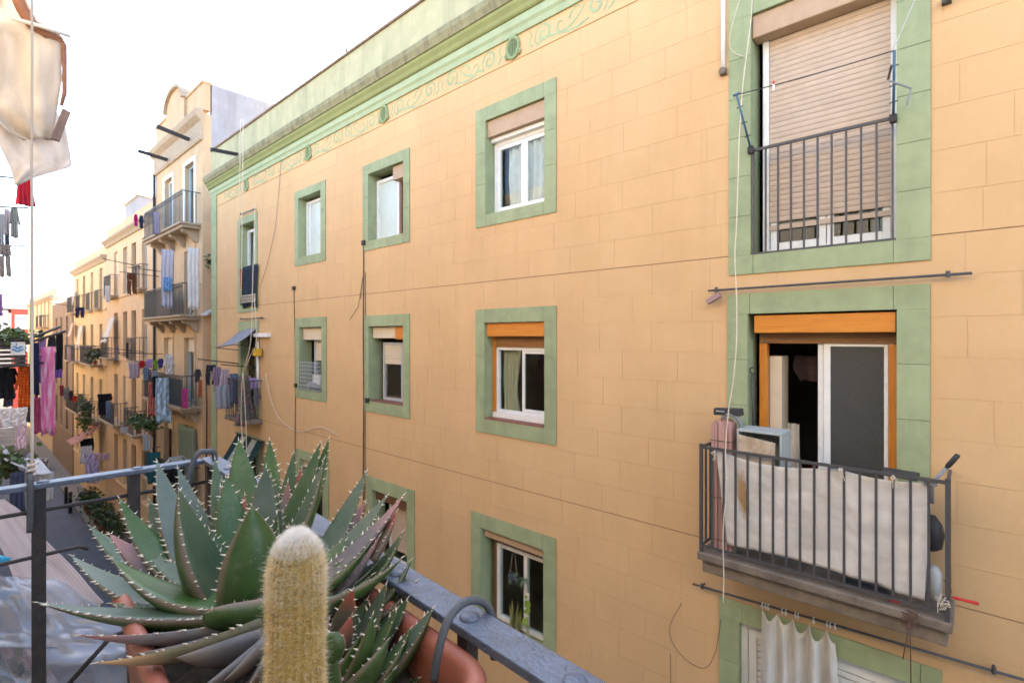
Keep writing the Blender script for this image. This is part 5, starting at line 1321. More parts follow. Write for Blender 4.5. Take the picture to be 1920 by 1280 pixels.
# ---- peach, golden and far houses
GF = 'washing on the houses farther down the street'
gf = [('shirt', 250, 259, 402, 424, -23.9, 'hotpink', (.60, .02, .22), None, 'hot pink top on a pole by the ornate house roof', 'shirt'),
      ('shirt', 260, 270, 404, 428, -23.8, 'navy5', (.04, .05, .10), None, 'navy top beside the hot pink top', 'shirt'),
      ('trousers', 238, 256, 512, 552, -25.5, 'rustbrown', (.20, .08, .045), None, 'rust brown trousers hanging from the peach house', 'trousers'),
      ('towel', 197, 206, 536, 566, -31.5, 'offwhite2', (.70, .68, .66), None, 'white towel on the upper floor of the golden house', 'towel'),
      ('trousers', 141, 158, 576, 596, -41, 'navy6', (.04, .045, .10), None, 'navy clothes on an upper balcony of the golden house', 'clothes'),
      ('towel', 236, 241, 642, 672, -27, 'darkgrey7', (.06, .06, .065), None, 'narrow dark cloth hanging from the peach house', 'cloth'),
      ('towel', 126, 133, 650, 680, -42.5, 'palepink8', (.55, .42, .42), None, 'pale pink cloth at the near edge of the brown house', 'cloth'),
      ('shirt', 213, 224, 648, 676, -30.2, 'patch9', (.22, .18, .18), 'patch', 'mixed clothes bundled on the peach house balcony', 'clothes'),
      ('towel', 112, 120, 722, 742, -40, 'darkred10', (.22, .04, .06), None, 'dark red cloth leftmost on the low washing line', 'cloth'),
      ('towel', 119, 130, 726, 748, -39, 'greygreen11', (.22, .24, .23), None, 'grey cloth on the low washing line', 'cloth'),
      ('shirt', 128, 138, 732, 750, -38, 'maroon12', (.10, .045, .05), None, 'maroon top on the low washing line', 'shirt'),
      ('shirt', 136, 146, 742, 754, -37, 'scarlet13', (.60, .03, .01), None, 'scarlet top on the low washing line', 'shirt'),
      ('shirt', 144, 158, 738, 758, -36, 'khaki14', (.20, .22, .13), None, 'khaki top on the low washing line', 'shirt'),
      ('towel', 183, 210, 738, 752, -31, 'black15', (.02, .02, .025), None, 'black cloth stretched on the low balcony of the golden house', 'cloth'),
      ('towel', 184, 198, 752, 778, -30.8, 'black16', (.03, .03, .04), None, 'black towel under the stretched black cloth', 'towel'),
      ('towel', 199, 208, 752, 784, -30.5, 'steel17', (.16, .22, .33), None, 'steel blue towel beside the black towel', 'towel'),
      ('towel', 150, 172, 836, 868, -27.5, 'whitesheet18', (.60, .56, .60), 'patch', 'white patterned sheet on the street level airer', 'sheet'),
      ('towel', 160, 186, 850, 905, -25.5, 'lavender19', (.45, .38, .55), 'patch', 'lavender patterned sheet low above the street', 'sheet'),
      ('towel', 150, 176, 822, 846, -28, 'black20', (.025, .025, .03), None, 'black clothes above the white patterned sheet', 'clothes'),
      ('towel', 178, 205, 850, 862, -25.8, 'pinkpale21', (.60, .40, .44), None, 'pink cloth laid flat beside the lavender sheet', 'cloth'),
      ('towel', 226, 240, 800, 812, -25, 'white22', (.62, .60, .58), None, 'small white cloth on the plant balcony', 'cloth'),
      ('towel', 268, 284, 815, 845, -24.2, 'greywhite23', (.50, .48, .46), None, 'white cloth panel hanging below the plant balcony', 'cloth')]
for kd, u0, u1, v0, v1, x, key, col, pat, lab, cat in gf:
    x = at_y((u0 + u1) / 2, v0, 4.62 - .03 * (len(lab) % 5)).x
    wear(kd, u0, u1, v0, v1, x, cm(key, col, pat, sc3(col, 1.8) if pat else (1, 1, 1), 6), cat, lab, cat, GF)
for t_, x, z in ((n2, -25.5, H + 2.95), (n2, -23.8, H + 5.4), (n2, -31.2, H - .6), (n2, -27.6, H - .75), (n3, -34, H - .7), (n3, -41, H + 1.9), (n3, -37, H - 3.2), (n2, -31, H - 3.1), (n2, -25.2, H - .55)):
    pole(t_, x, 4.0, 5.3, z + .15, z - .05, .016)
def awning(u0, v0, u1, v1, x0, x1, mat, label, group='white awnings pulled out of balconies'):
    """cloth let out from the facade: top edge on the wall, lower edge over the street"""
    top = at_x(u1, v1, x0); top.y = 5.15
    low = at_x(u0, v0, x0)
    def fn(a, b):
        r_ = Vector((x0 + (x1 - x0) * a, top.y, top.z)).lerp(Vector((x0 + (x1 - x0) * a, low.y, low.z)), b)
        r_.z -= .12 * math.sin(math.pi * b) + .03 * math.sin(8 * a); return r_
    o = MB().sheet(fn, 8, 8).build('awning', mat, None, True, loc=tuple(fn(.5, 0))); o.modifiers.new('t', 'SOLIDIFY').thickness = .012
    return tag(o, label, 'awning', group)
wa = cm('awningwhite', (.74, .72, .68), tr=.35)
awning(188, 642, 219, 596, -30.9, -29.7, wa, 'widest white awning slanting from the peach house')
awning(141, 652, 160, 612, -39.5, -38.3, wa, 'white awning slanting from the golden house above its balcony')
awning(128, 580, 141, 548, -42.2, -41, wa, 'small white awning on the top floor of the golden house')
awning(126, 630, 136, 606, -42.4, -41.5, cm('awningpink', (.62, .50, .45)), 'pinkish awning at the far edge of the golden house')
awning(124, 826, 158, 790, -34.5, -32.8, cm('awningsalmon', (.52, .28, .24)), 'salmon pink awning slanting low over the street')
# plants on balconies
def leaves_mat(name, c1, c2):
    m, t, b = nodes(name)
    n1_ = N(t, 'ShaderNodeTexNoise', Scale=7.0, Detail=3.0); L(t, wpos(t), n1_.inputs['Vector'])
    L(t, ramp(t, n1_.outputs['Fac'], [(.3, c1), (.7, c2)]).outputs[0], b.inputs['Base Color']); b.inputs['Roughness'].default_value = .55
    return m
M['leafg'] = leaves_mat('leaf_green', (.030, .065, .018), (.075, .13, .035))
M['leafd'] = leaves_mat('leaf_dark', (.018, .035, .014), (.04, .075, .025))
def bush(c, rx, ry, rz, n, size, mat, name, label, pot=None, group='potted plants on the balconies and along the street'):
    c = Vector(c); t = thing(name, label, 'plant', (c.x, c.y, c.z - rz), group); mb = MB(); r_ = random.Random(int(abs(c.x * 91) + n))
    for i in range(n):
        d = Vector((r_.gauss(0, .45), r_.gauss(0, .45), r_.gauss(0, .45))); p_ = c + Vector((d.x * rx, d.y * ry, d.z * rz))
        a = Vector((r_.uniform(-1, 1), r_.uniform(-1, 1), r_.uniform(-.6, .8))).normalized() * size * r_.uniform(.6, 1.3); b = a.cross(Vector((r_.uniform(-1, 1), r_.uniform(-1, 1), r_.uniform(-1, 1)))).normalized() * size * .32
        k = len(mb.v); mb.v += [tuple(p_), tuple(p_ + a * .5 + b), tuple(p_ + a), tuple(p_ + a * .5 - b)]; mb.f.append((k, k + 1, k + 2, k + 3)); mb.m.append(0)
    o = mb.build('foliage', M[mat], t); o['kind'] = 'stuff'
    st = MB()
    for i in range(5): st.tube([c - Vector((r_.uniform(-.1, .1) * rx, 0, rz)), c + Vector((r_.uniform(-.4, .4) * rx, r_.uniform(-.4, .4) * ry, r_.uniform(0, .4) * rz))], .012, 4)
    st.build('stems', M['brown'], t)
    if pot:
        MB().tube([(c.x, c.y, c.z - rz - pot), (c.x, c.y, c.z - rz - pot * .1), (c.x, c.y, c.z - rz)], [pot * .35, pot * .5, pot * .54], 12).build('pot', M['terracotta'], t, True)
    return t
p = at_y(260, 790, 4.65); bush(p, .6, .3, .24, 500, .13, 'leafg', 'balcony_plant', 'leafy green plant spilling over the peach house balcony', .2)
p = at_y(283, 795, 4.65); bush(p, .5, .3, .25, 250, .14, 'leafg', 'balcony_plant', 'smaller green plant beside the leafy plant on the peach house balcony', .2)
p = at_y(160, 765, 4.6); bush(p, 1.0, .3, .28, 300, .15, 'leafd', 'balcony_plant', 'dark plants along the low golden house balcony', .2)
p = at_y(158, 790, 4.5); bush(p, .35, .25, .6, 160, .18, 'leafg', 'hanging_plant', 'trailing plant hanging from the low golden house balcony')
p = at_y(178, 665, 4.8); bush(p, 1.0, .3, .3, 220, .18, 'leafd', 'balcony_plant', 'dark potted plants behind the golden house middle balcony', .2)
p = at_x(392, 468, -17.7); p.y = 5.35; bush((NX1 + .3, 5.5, H + 2.35), .25, .2, .22, 120, .12, 'leafg', 'balcony_plant', 'small green plant in the gap beside the grey wall', .15)
GP = ['tall dark potted shrub nearest along the foot of the right facades', 'dark leafy potted shrub second along the right facades', 'green potted shrub third along the right facades', 'low dark potted shrub fourth along the right facades', 'mid green potted shrub fifth along the right facades', 'far dark potted shrub along the right facades']
for i, (u, v, k) in enumerate(((222, 985, 1.1), (208, 965, 1.0), (196, 940, .9), (186, 925, .8), (176, 905, .9), (166, 890, .8))):
    p = at_y(u, v, 4.75); bush((p.x, 4.7, .12 + .35 + .55 * k), .45 * k, .4, .55 * k, 260, .16, 'leafd' if i % 2 else 'leafg', 'potted_shrub', GP[i], .35)
# bollards, parked motorbike, walker
for i, (u, lab) in enumerate(((124, 'farther black bollard beside the right pavement'), (132, 'nearer black bollard beside the right pavement'))):
    x = at_y(u, 900, 4.15).x
    o = MB().tube([(x, 4.15, 0), (x, 4.15, .95), (x, 4.15, 1.0), (x, 4.15, 1.08)], [.08, .07, .10, .04], 10).build('bollard', M['irondark'], None, True, loc=(x, 4.15, 0))
    tag(o, lab, 'bollard', 'bollards along the right pavement')
mp = at_z(84, 885, 0.0)
mt_ = thing('motorbike', 'dark motorbike parked on the street under the white awning', 'motorbike', (mp.x, mp.y, 0))
def wheel(x, parent):
    mb = MB(); mb.tube([(x + .29 * math.cos(a), mp.y, .31 + .29 * math.sin(a)) for a in [6.2832 * i / 16 for i in range(17)]], .055, 6)
    w_ = mb.build('wheel', M['blackplastic'], parent, True); MB().disc((x, mp.y - .02, .31), .2, (0, 1, 0), .04, 12).build('rim', M['greyframe'], w_)
wheel(mp.x + .62, mt_); wheel(mp.x - .62, mt_)
MB().tube([(mp.x - .62, mp.y, .31), (mp.x - .2, mp.y, .5), (mp.x + .2, mp.y, .75), (mp.x + .45, mp.y, .95)], [.05, .16, .17, .06], 8).build('body', surf('dark_red_paint', (.12, .02, .02), .3, .05, 5, 0), mt_, True)
MB().tube([(mp.x - .75, mp.y, .82), (mp.x - .3, mp.y, .80), (mp.x + .1, mp.y, .86)], [.08, .13, .09], 8).build('seat', M['blackplastic'], mt_, True)
MB().tube([(mp.x + .62, mp.y, .31), (mp.x + .42, mp.y, 1.0)], .035, 6).tube([(mp.x + .35, mp.y - .36, 1.05), (mp.x + .42, mp.y, 1.0), (mp.x + .35, mp.y + .36, 1.05)], .018, 6).build('handlebar', M['greyframe'], mt_, True)
MB().disc((mp.x + .5, mp.y, .88), .10, (1, 0, 0), .06, 12).build('headlight', M['whiteplastic'], mt_, True)
# ================================================================== things on the near right facade
# pink rolled blind, vacuum head, rusty box, broom handle, bags on the screened balcony
def rolled_blind():
    c = at_y(1356, 1030, BY + .20); x0 = BX0 + .075
    t = thing('rolled_slat_blind', 'bundle of pink blind slats standing in the balcony corner', 'blind', (x0 + .08, BY + .2, bz))
    top = at_y(1350, 788, BY + .18).z
    r_ = random.Random(4)
    sl_ = MB().box(-.014, .014, -.005, .005, bz + .01, top).mesh('slat', M['pinkblind'])
    k = 0
    for iy in range(5):
        for ix in range(6):
            o = inst('slat', sl_, t, (x0 + ix * .0315 + r_.uniform(-.003, .003), BY + .10 + iy * .035, r_.uniform(-.02, .02)))
            o.rotation_euler = (0, 0, r_.uniform(-.5, .5))
    for z in (bz + .12, bz + .52, top - .18):
        MB().tube([(x0 - .02, BY + .085, z), (x0 + .175, BY + .085, z), (x0 + .175, BY + .255, z), (x0 - .02, BY + .255, z), (x0 - .02, BY + .085, z)], .003, 5).build('tie', M['cable'], t)
rolled_blind()
p = at_y(1366, 772, BY + .18)
t = thing('vacuum_cleaner_head', 'black vacuum cleaner head with grey hose on top of the pink slats', 'vacuum cleaner', tuple(p))
MB().hexa([p + Vector(q) for q in ((-.13, -.05, -.035), (.13, -.05, -.025), (.13, .05, -.025), (-.13, .05, -.035), (-.13, -.04, .03), (.125, -.04, .045), (.125, .04, .045), (-.13, .04, .03))]).build('head', M['blackplastic'], t, bevel=.01)
MB().box(p.x - .10, p.x - .02, p.y - .053, p.y - .047, p.z + .002, p.z + .010).build('print', M['greyframe'], t)
MB().tube(smooth_path([p + Vector((-.05, -.02, -.06)), p + Vector((-.01, -.03, -.02)), p + Vector((.05, -.03, -.02)), p + Vector((.10, -.02, -.06)), p + Vector((.12, 0, -.16)), p + Vector((.12, 0, -.4))]), .019, 10).build('hose', M['greyplastic'], t, True)
p0 = at_y(1384, 803, BY + .10); p1 = at_y(1468, 800, BY + .10); zb = at_y(1384, 866, BY + .1).z
t = thing('rusty_metal_box', 'pale metal box with rust stained front standing on the balcony rail', 'box', ((p0.x + p1.x) / 2, BY + .2, zb))
zt2 = p0.z
MB().box(p0.x, p1.x, BY + .06, BY + .36, zt2 - .018, zt2).box(p1.x - .018, p1.x, BY + .061, BY + .36, zb - .08, zt2 - .0185).box(p0.x, p0.x + .015, BY + .061, BY + .36, zb - .08, zt2 - .0185).box(p0.x + .0155, p1.x - .0185, BY + .345, BY + .36, zb - .08, zt2 - .0185).box(p0.x + .0155, p1.x - .0185, BY + .07, BY + .34, zb - .08, zb - .06).build('casing', M['rustbox'], t, bevel=.004)
MB().hexa([Vector(q) for q in ((p0.x + .012, BY + .045, zb - .06), (p1.x - .06, BY + .045, zb - .085), (p1.x - .06, BY + .06, zb - .085), (p0.x + .012, BY + .06, zb - .06), (p0.x + .012, BY + .05, zt2 - .045), (p1.x - .05, BY + .05, zt2 - .085), (p1.x - .05, BY + .065, zt2 - .085), (p0.x + .012, BY + .065, zt2 - .045))]).build('front_panel', M['rustface'], t, bevel=.004)
# metal pull rod on the reveal
p = at_y(1411, 700, D + .05); q = at_y(1413, 800, D + .05)
o = MB().tube([q - Vector((0, 0, .2)), p], .014, 8).tube([p + Vector((.025 * math.cos(a), 0, .03 + .03 * math.sin(a))) for a in [.6 * k for k in range(11)]], .006, 5).build('pull_rod', M['iron'], None, True, loc=tuple(q)); tag(o, 'dark hooked metal rod leaning against the green reveal', 'rod')
# white cloth tied to the rail
def bcl(a, b):
    xt = at_y(1342, 850, BY + .03).x; xe = at_y(1748, 900, BY + .03).x
    x0 = xt + (.105 * b); x1 = xe - .045 * b
    x = x0 + (x1 - x0) * a
    ztop = zt - .02 - .060 * abs(math.sin(math.pi * min(a / .62, 1))) - (.035 * math.sin(math.pi * (a - .62) / .38) if a > .62 else 0)
    zbot = bz + (.10 + .05 * math.sin(2.6 * a + .4) - .02 * a)
    z = ztop + (zbot - ztop) * b
    y = BY + .032 + .014 * math.sin(31 * a + 2 * b) * (.3 + .7 * b) * .5 + .012 * mnoise.noise(Vector((a * 7, b * 4, 0))) + .008 * mnoise.noise(Vector((a * 22, b * 11, 4)))
    return (x, max(y, BY + .018), z)
o = MB().sheet(bcl, 90, 30).build('balcony_cloth', M['screencloth'], None, True, loc=tuple(bcl(.5, 0)))
o.modifiers.new('t', 'SOLIDIFY').thickness = .003
tag(o, 'long white cloth tied behind the bars of the nearest opposite balcony', 'cloth')
# stain on the cloth is part of its material
m = M['screencloth']; tt = m.node_tree
bs_ = tt.nodes['Principled BSDF']; src = bs_.inputs['Base Color'].links[0].from_socket
uvn = tt.nodes.new('ShaderNodeTexCoord').outputs['UV']; mp_ = tt.nodes.new('ShaderNodeMapping'); L(tt, uvn, mp_.inputs[0])
mp_.inputs['Location'].default_value = (-.135 * 26, -.40 * 3.2, 0); mp_.inputs['Scale'].default_value = (26, 3.2, 1)
nz = N(tt, 'ShaderNodeTexNoise', Scale=3.0, Detail=5.0); L(tt, mp_.outputs[0], nz.inputs['Vector'])
vm = N(tt, 'ShaderNodeVectorMath', operation='LENGTH'); L(tt, mp_.outputs[0], vm.inputs[0])
am = N(tt, 'ShaderNodeMath', operation='MULTIPLY_ADD'); L(tt, nz.outputs['Fac'], am.inputs[0]); am.inputs[1].default_value = -.9; L(tt, vm.outputs['Value'], am.inputs[2])
stn = ramp(tt, am.outputs[0], [(.05, (.9,) * 3), (.6, (0, 0, 0))]).outputs[0]
new = mixc(tt, stn, src, (.42, .25, .085)); L(tt, new, bs_.inputs['Base Color'])
# knots
for u, v, lab in ((1577, 883, 'beige cord knotted round the middle of the balcony rail'), (1338, 848, 'white cord knotted at the left end of the balcony rail'), (1675, 896, 'thin cord knotted near the right end of the balcony rail')):
    p = at_y(u, v, BY); kb = MB(); r_ = random.Random(u)
    for k in range(3): kb.tube(smooth_path([p + Vector((r_.uniform(-.02, .02), -.02 + r_.uniform(-.01, .03), r_.uniform(-.025, .025))) for _ in range(6)] + [p + Vector((.015 * k, -.022, -.07))]), .003, 5)
    tag(kb.build('cord_knot', M['cable_w'], None, True, loc=tuple(p)), lab, 'cord', 'cords knotted on the balcony rail')
# squeegee handle sticking out, dark pan, red roller, tied wires, bag
p, q = at_y(1748, 905, BY + .03), at_y(1797, 852, BY - .02)
t = thing('broom_handle', 'grey brush handle with black grip poking out over the balcony corner', 'brush', tuple(p))
MB().tube([p + Vector((0, 0, -.15)), p, p.lerp(q, .55)], .011, 8).build('shaft', M['greyplastic'], t, True)
MB().tube([p.lerp(q, .55), p.lerp(q, .62), q.lerp(p, .02), q], [.012, .018, .017, .008], 8).build('grip', M['blackplastic'], t, True)
MB().box(p.x - .05, p.x + .03, p.y - .03, p.y + .03, p.z - .02, p.z + .025).build('clamp', M['greyplastic'], t, bevel=.006)
p = at_y(1690, 892, BY + .06); o = MB().hexa([p + Vector(q_) for q_ in ((-.13, -.03, -.01), (.10, -.03, -.02), (.10, .2, -.02), (-.13, .2, -.01), (-.13, -.03, .012), (.10, -.03, .005), (.10, .2, .005), (-.13, .2, .012))]).build('dark_tray', M['blackplastic'], None, loc=tuple(p), bevel=.006); tag(o, 'flat black tray lying on the right end of the balcony rail', 'tray')
p, q = at_y(1786, 1119, BY - .02), at_y(1834, 1131, BY - .08)
t = thing('paint_roller', 'red handled paint roller hanging on a wire at the balcony corner', 'roller', tuple(p))
MB().tube([p, p.lerp(q, .15), p.lerp(q, .3), q], [.006, .013, .010, .012], 8).build('handle', M['red'], t, True)
MB().tube(smooth_path([p, p + Vector((-.02, .01, 0)), p + Vector((-.03, .02, .07)), p + Vector((-.05, .03, .10))]), .003, 5).build('wire', M['iron'], t)
p = at_y(1748, 1000, BY + .17); o = MB().tube([p + Vector((0, 0, .14)), p + Vector((0, 0, .08)), p, p - Vector((0, 0, .1)), p - Vector((0, 0, .13))], [.02, .06, .075, .06, .02], 12).build('black_bag', M['blackplastic'], None, True, loc=tuple(p)); tag(o, 'black plastic bag squeezed behind the right end of the balcony cloth', 'bag')
p = at_y(1752, 1085, BY + .14); o = MB().tube([p + Vector((0, 0, -.14)), p + Vector((0, 0, .05)), p + Vector((0, 0, .1))], [.05, .05, .022], 10).build('paint_tin', M['greyframe'], None, True, loc=tuple(p)); tag(o, 'grey tin standing in the right balcony corner', 'tin')
p = at_y(1625, 1100, BY + .2); o = MB().tube([p + Vector((-.2, 0, -.08)), p + Vector((-.15, 0, -.04)), p + Vector((.12, .02, -.05)), p + Vector((.2, 0, -.09))], [.02, .07, .07, .03], 10).build('dark_bundle', M['blackplastic'], None, True, loc=tuple(p)); tag(o, 'dark bundle lying on the balcony floor under the white cloth', 'bundle')
p = at_y(1670, 1128, BY + .1); o = MB().tube([p, p + Vector((.06, 0, .0))], .03, 8).build('red_cup', M['red'], None, True, loc=tuple(p)); tag(o, 'small red cup lying on the balcony floor', 'cup')
wv_ = MB(); r_ = random.Random(2); p = at_y(1705, 1165, BY - .04)
for k in range(6): wv_.tube(smooth_path([p + Vector((r_.uniform(-.06, .06), r_.uniform(-.02, .02), r_.uniform(-.05, .09))) for _ in range(5)]), .0028, 5)
wv_.tube([p, at_y(1707, 1200, BY - .05), at_y(1708, 1290, BY - .05)], .004, 5); wv_.tube([p, at_y(1700, 1195, BY - .05), at_y(1693, 1235, BY - .05)], .004, 5)
tag(wv_.build('tied_wires', surf('brown_wire', (.13, .07, .055), .7, .1, 9, 0), None, True, loc=tuple(p)), 'tangle of brown wires tied under the right end of the balcony', 'wire')
wv_ = MB(); p = at_y(1765, 1130, BY - .02)
for k in range(5): wv_.tube(smooth_path([p + Vector((r_.uniform(-.03, .05), r_.uniform(-.03, .03), r_.uniform(-.07, .07))) for _ in range(5)]), .0025, 5)
tag(wv_.build('tied_wires', M['cable_w'], None, True, loc=tuple(p)), 'loops of thin wire around the right corner post of the balcony', 'wire')
# long pale cord hanging past the right windows
pts = [(1412, -20), (1408, 40), (1400, 100), (1392, 170), (1386, 260), (1384, 330), (1381, 420), (1378, 480), (1381, 560), (1381, 640), (1374, 720), (1366, 770), (1360, 850), (1363, 910), (1356, 990), (1357, 1080), (1356, 1130)]
o = MB().tube(smooth_path([at_y(u, v, BY - .06 if v > 700 else BY - .06 + (700 - v) / 720 * .38) for u, v in pts], 5), .0052, 6).build('loose_string', M['cable_w'], None, True, loc=tuple(at_y(1381, 560, BY))); tag(o, 'long pale cord hanging down past the two right windows', 'cord')
o = MB().tube(smooth_path([at_y(u, v, D - .05) for u, v in ((1390, -10), (1370, 60), (1372, 95), (1400, 108))], 5), .004, 5).build('loose_string', M['cable_w'], None, True, loc=tuple(at_y(1380, 60, D - .05))); tag(o, 'short thin cord looping at the top left of the shuttered window', 'cord')
# clothes line frame on the upper window railing
t = thing('clothes_line_frame', 'blue folding clothes line frame clamped to the upper window railing', 'clothes line', tuple(at_y(1408, 283, D - .05)))
A_, B_ = at_y(1408, 281, D - .03), at_y(1381, 178, D - .42); C_, D_ = at_y(1675, 222, D - .03), at_y(1677, 95, D - .42)
MB().tube([A_, B_], .010, 8).build('arm', M['bluepaint'], t, True); MB().tube([C_, D_], .010, 8).build('arm', M['bluepaint'], t, True)
for a_, b_ in ((A_, B_), (C_, D_)):
    for k in (.25, .5, .78): e = a_.lerp(b_, k); MB().bar(e - Vector((.03, 0, 0)), e + Vector((.03, 0, .006)), .008, .008).build('cleat', M['iron'], t)
    MB().box(a_.x - .025, a_.x + .025, a_.y - .03, a_.y + .02, a_.z - .04, a_.z + .03).build('clamp', M['irondark'], t, bevel=.006)
MB().tube([B_ - Vector((.03, 0, 0)), B_ + Vector((.03, 0, .008))], .012, 8).build('arm_head', M['bluepaint'], t, True)
MB().tube(catenary(B_, D_, .01), .0042, 6).build('line', M['cable'], t, True)
MB().tube([at_y(1665, 150, D - .3), at_y(1672, 122, D - .32)], .009, 6).build('hinge_bar', M['irondark'], t); 
MB().tube([at_y(1668, 152, D - .3), at_y(1708, 166, D - .3), at_y(1700, 197, D - .3)], .008, 6).build('hinge_bar', M['greyplastic'], t)
p = B_.lerp(D_, .27); o = MB().box(p.x - .008, p.x + .008, p.y - .006, p.y + .006, p.z - .055, p.z + .0).box(p.x - .008, p.x + .008, p.y - .0065, p.y + .0065, p.z + .0005, p.z + .025, 1).build('clothes_peg', [M['white'], M['red']], None, loc=tuple(p)); tag(o, 'small red and white clothes peg on the blue frame line', 'clothes peg')
p0_, p1_ = at_y(1672, 100, D - .4), at_y(1720, -10, D - .1); o = MB().tube([p0_, p1_], .004, 5).build('line', M['greyframe'], t)
# little tag box on the pole
p = at_y(1338, 559, D - .09); t = thing('pole_tag', 'small dusty pink block dangling from the left end of the upper pole', 'block', tuple(p))
MB().bar(at_y(1326, 567, D - .09), at_y(1350, 552, D - .09), .05, .062, 0, (0, -1, 0)).build('block', surf('dusty_pink', (.36, .23, .22), .7, .1, 9, .1), t, bevel=.004)
MB().tube([at_y(1342, 546, D - .08), at_y(1340, 556, D - .09)], .004, 5).build('loop', M['iron'], t)
# curtain on rings over the lower right window
p0, p1 = at_y(1299, 1094, D - .07), at_y(1925, 1275, D - .07)
def on_pole(u): 
    lo, hi = 0, 1
    for _ in range(40):
        m_ = (lo + hi) / 2; e = p0.lerp(p1, m_); k = (e.x * CA + e.y * SA); dd = -e.x * SA + e.y * CA
        if 960 + F * k / dd < u: lo = m_
        else: hi = m_
    return p0.lerp(p1, lo)
ct_ = thing('door_curtain', 'white door curtain hanging on rings from the lower pole', 'curtain', tuple(on_pole(1500)))
ua, ub = 1428, 1566
ea, eb = on_pole(ua), on_pole(ub)
def cf(a, b):
    a = a + .035 * math.sin(a * 9.4) ; e = ea.lerp(eb, min(1, max(0, a))); s_ = abs(math.sin(a * math.pi * 4.5))
    drop = .055 + .10 * s_ * (1 - .3 * math.sin(6 * a))
    ln = 1.55
    x = e.x + (.07 * (1 - b) ** 2 - .0) * 0 + .05 * math.sin(3 * b) * (a - .4)
    y = e.y + (.055 * math.sin(a * 2 * math.pi * 5 + .8) + .03 * math.sin(a * 23 + 3 * b)) * (.4 + .6 * b) + .02 * mnoise.noise(Vector((a * 9, b * 6, 1)))
    return (x, y, e.z - drop - b * ln + drop * b)
o = MB().sheet(cf, 120, 24).build('cloth', cloth('white_door_curtain', (.74, .72, .68), trans=.3), ct_, True); o.modifiers.new('t', 'SOLIDIFY').thickness = .003
rg_ = MB().tube([(0, .026 * math.cos(a), .026 * math.sin(a) - .012) for a in [6.2832 * i / 14 for i in range(15)]], .0042, 6).mesh('ring', M['whiteplastic'], smooth=True)
for u in (1430, 1436, 1441, 1467, 1474, 1492, 1497, 1526, 1551, 1557, 1566): inst('ring', rg_, ct_, on_pole(u))
# wire basket, plants at windows
a, b, c, d = WIN['2c'][1]
t = thing('wire_basket', 'silver wire basket fixed over the sill of the third-column window', 'basket', ((a + b) / 2, D, c))
for k in range(8): MB().tube([(a + .03, D - .03, c + .03 + .085 * k), (b - .02, D - .03, c + .03 + .085 * k)], .006, 4).build('wire', M['greyframe'], t)
for k in range(12): MB().tube([(a + .03 + (b - a - .05) * k / 11, D - .036, c + .02), (a + .03 + (b - a - .05) * k / 11, D - .036, c + .64)], .006, 4).build('wire', M['greyframe'], t)
o = MB().box(a + .6, a + .9, D + .0, D + .12, c + .15, c + .36).build('detergent_box', M['whiteplastic'], None, loc=(a + .75, D, c + .15), bevel=.02); tag(o, 'small white box kept inside the wire basket', 'box')
o = MB().tube([(a + .35, D + .06, c + .0), (a + .4, D + .06, c + .1), (a + .55, D + .06, c + .14), (a + 1.1, D + .06, c + .12)], [.04, .09, .10, .05], 8).build('grey_bundle', M['greyplastic'], None, True, loc=(a + .6, D, c)); tag(o, 'grey bundle lying at the bottom of the wire basket', 'bundle')
a, b, c, d = WIN['3a'][1]
def spider(px, py, pz, n, ln, label, pot, strings):
    t = thing('hanging_plant', label, 'plant', (px, py, pz), 'plants at the lower window'); r_ = random.Random(n)
    for i in range(n):
        a_ = r_.uniform(0, 6.283); l_ = ln * r_.uniform(.6, 1.1); up = r_.uniform(.25, .8)
        dr = Vector((math.cos(a_), math.sin(a_), 0)); mb = MB(); sd_ = Vector((-dr.y, dr.x, 0)) * .007
        for k in range(7):
            s_ = k / 6; p_ = Vector((px, py, pz)) + dr * l_ * s_ * .8 + Vector((0, 0, l_ * (up * s_ - 1.05 * s_ * s_)))
            w_ = sd_ * (1 - s_ * .95); mb.v += [tuple(p_ - w_), tuple(p_ + Vector((0, 0, -.002))), tuple(p_ + w_)]
        for k in range(6):
            for j in range(2): mb.f.append((k * 3 + j, k * 3 + j + 1, k * 3 + j + 4, k * 3 + j + 3)); mb.m.append(0)
        mb.build('blade', M['spider'], t)
    if pot:
        MB().tube([(px, py, pz - .11), (px, py, pz - .05), (px, py, pz + .01)], [.035, .075, .085], 12).build('pot', M['blackplastic'], t, True)
    for dx in strings: MB().tube([(px + dx, py, pz), (px + dx * .2, py, d - .2)], .002, 4).build('string', M['cable_w'], t)
M['spider'] = leaves_mat('spider_leaf', (.09, .15, .07), (.22, .28, .15)); M['lime'] = leaves_mat('lime_leaf', (.16, .30, .03), (.28, .40, .06)); M['snake'] = leaves_mat('snake_leaf', (.07, .12, .05), (.40, .36, .13))
p = at_y(963, 1078, D + .06); spider(p.x, p.y, p.z, 40, .19, 'spider plant in a dark hanging pot at the lower window', True, (-.07, .07))
p = at_y(984, 1086, D + .06); spider(p.x, p.y, p.z, 26, .16, 'second smaller spider plant hanging beside the dark pot', False, (.0,))
p = at_y(962, 1160, D + .1); t = thing('snake_plant', 'upright yellow edged snake plant on the lower window sill', 'plant', (p.x, p.y, p.z - .1), 'plants at the lower window')
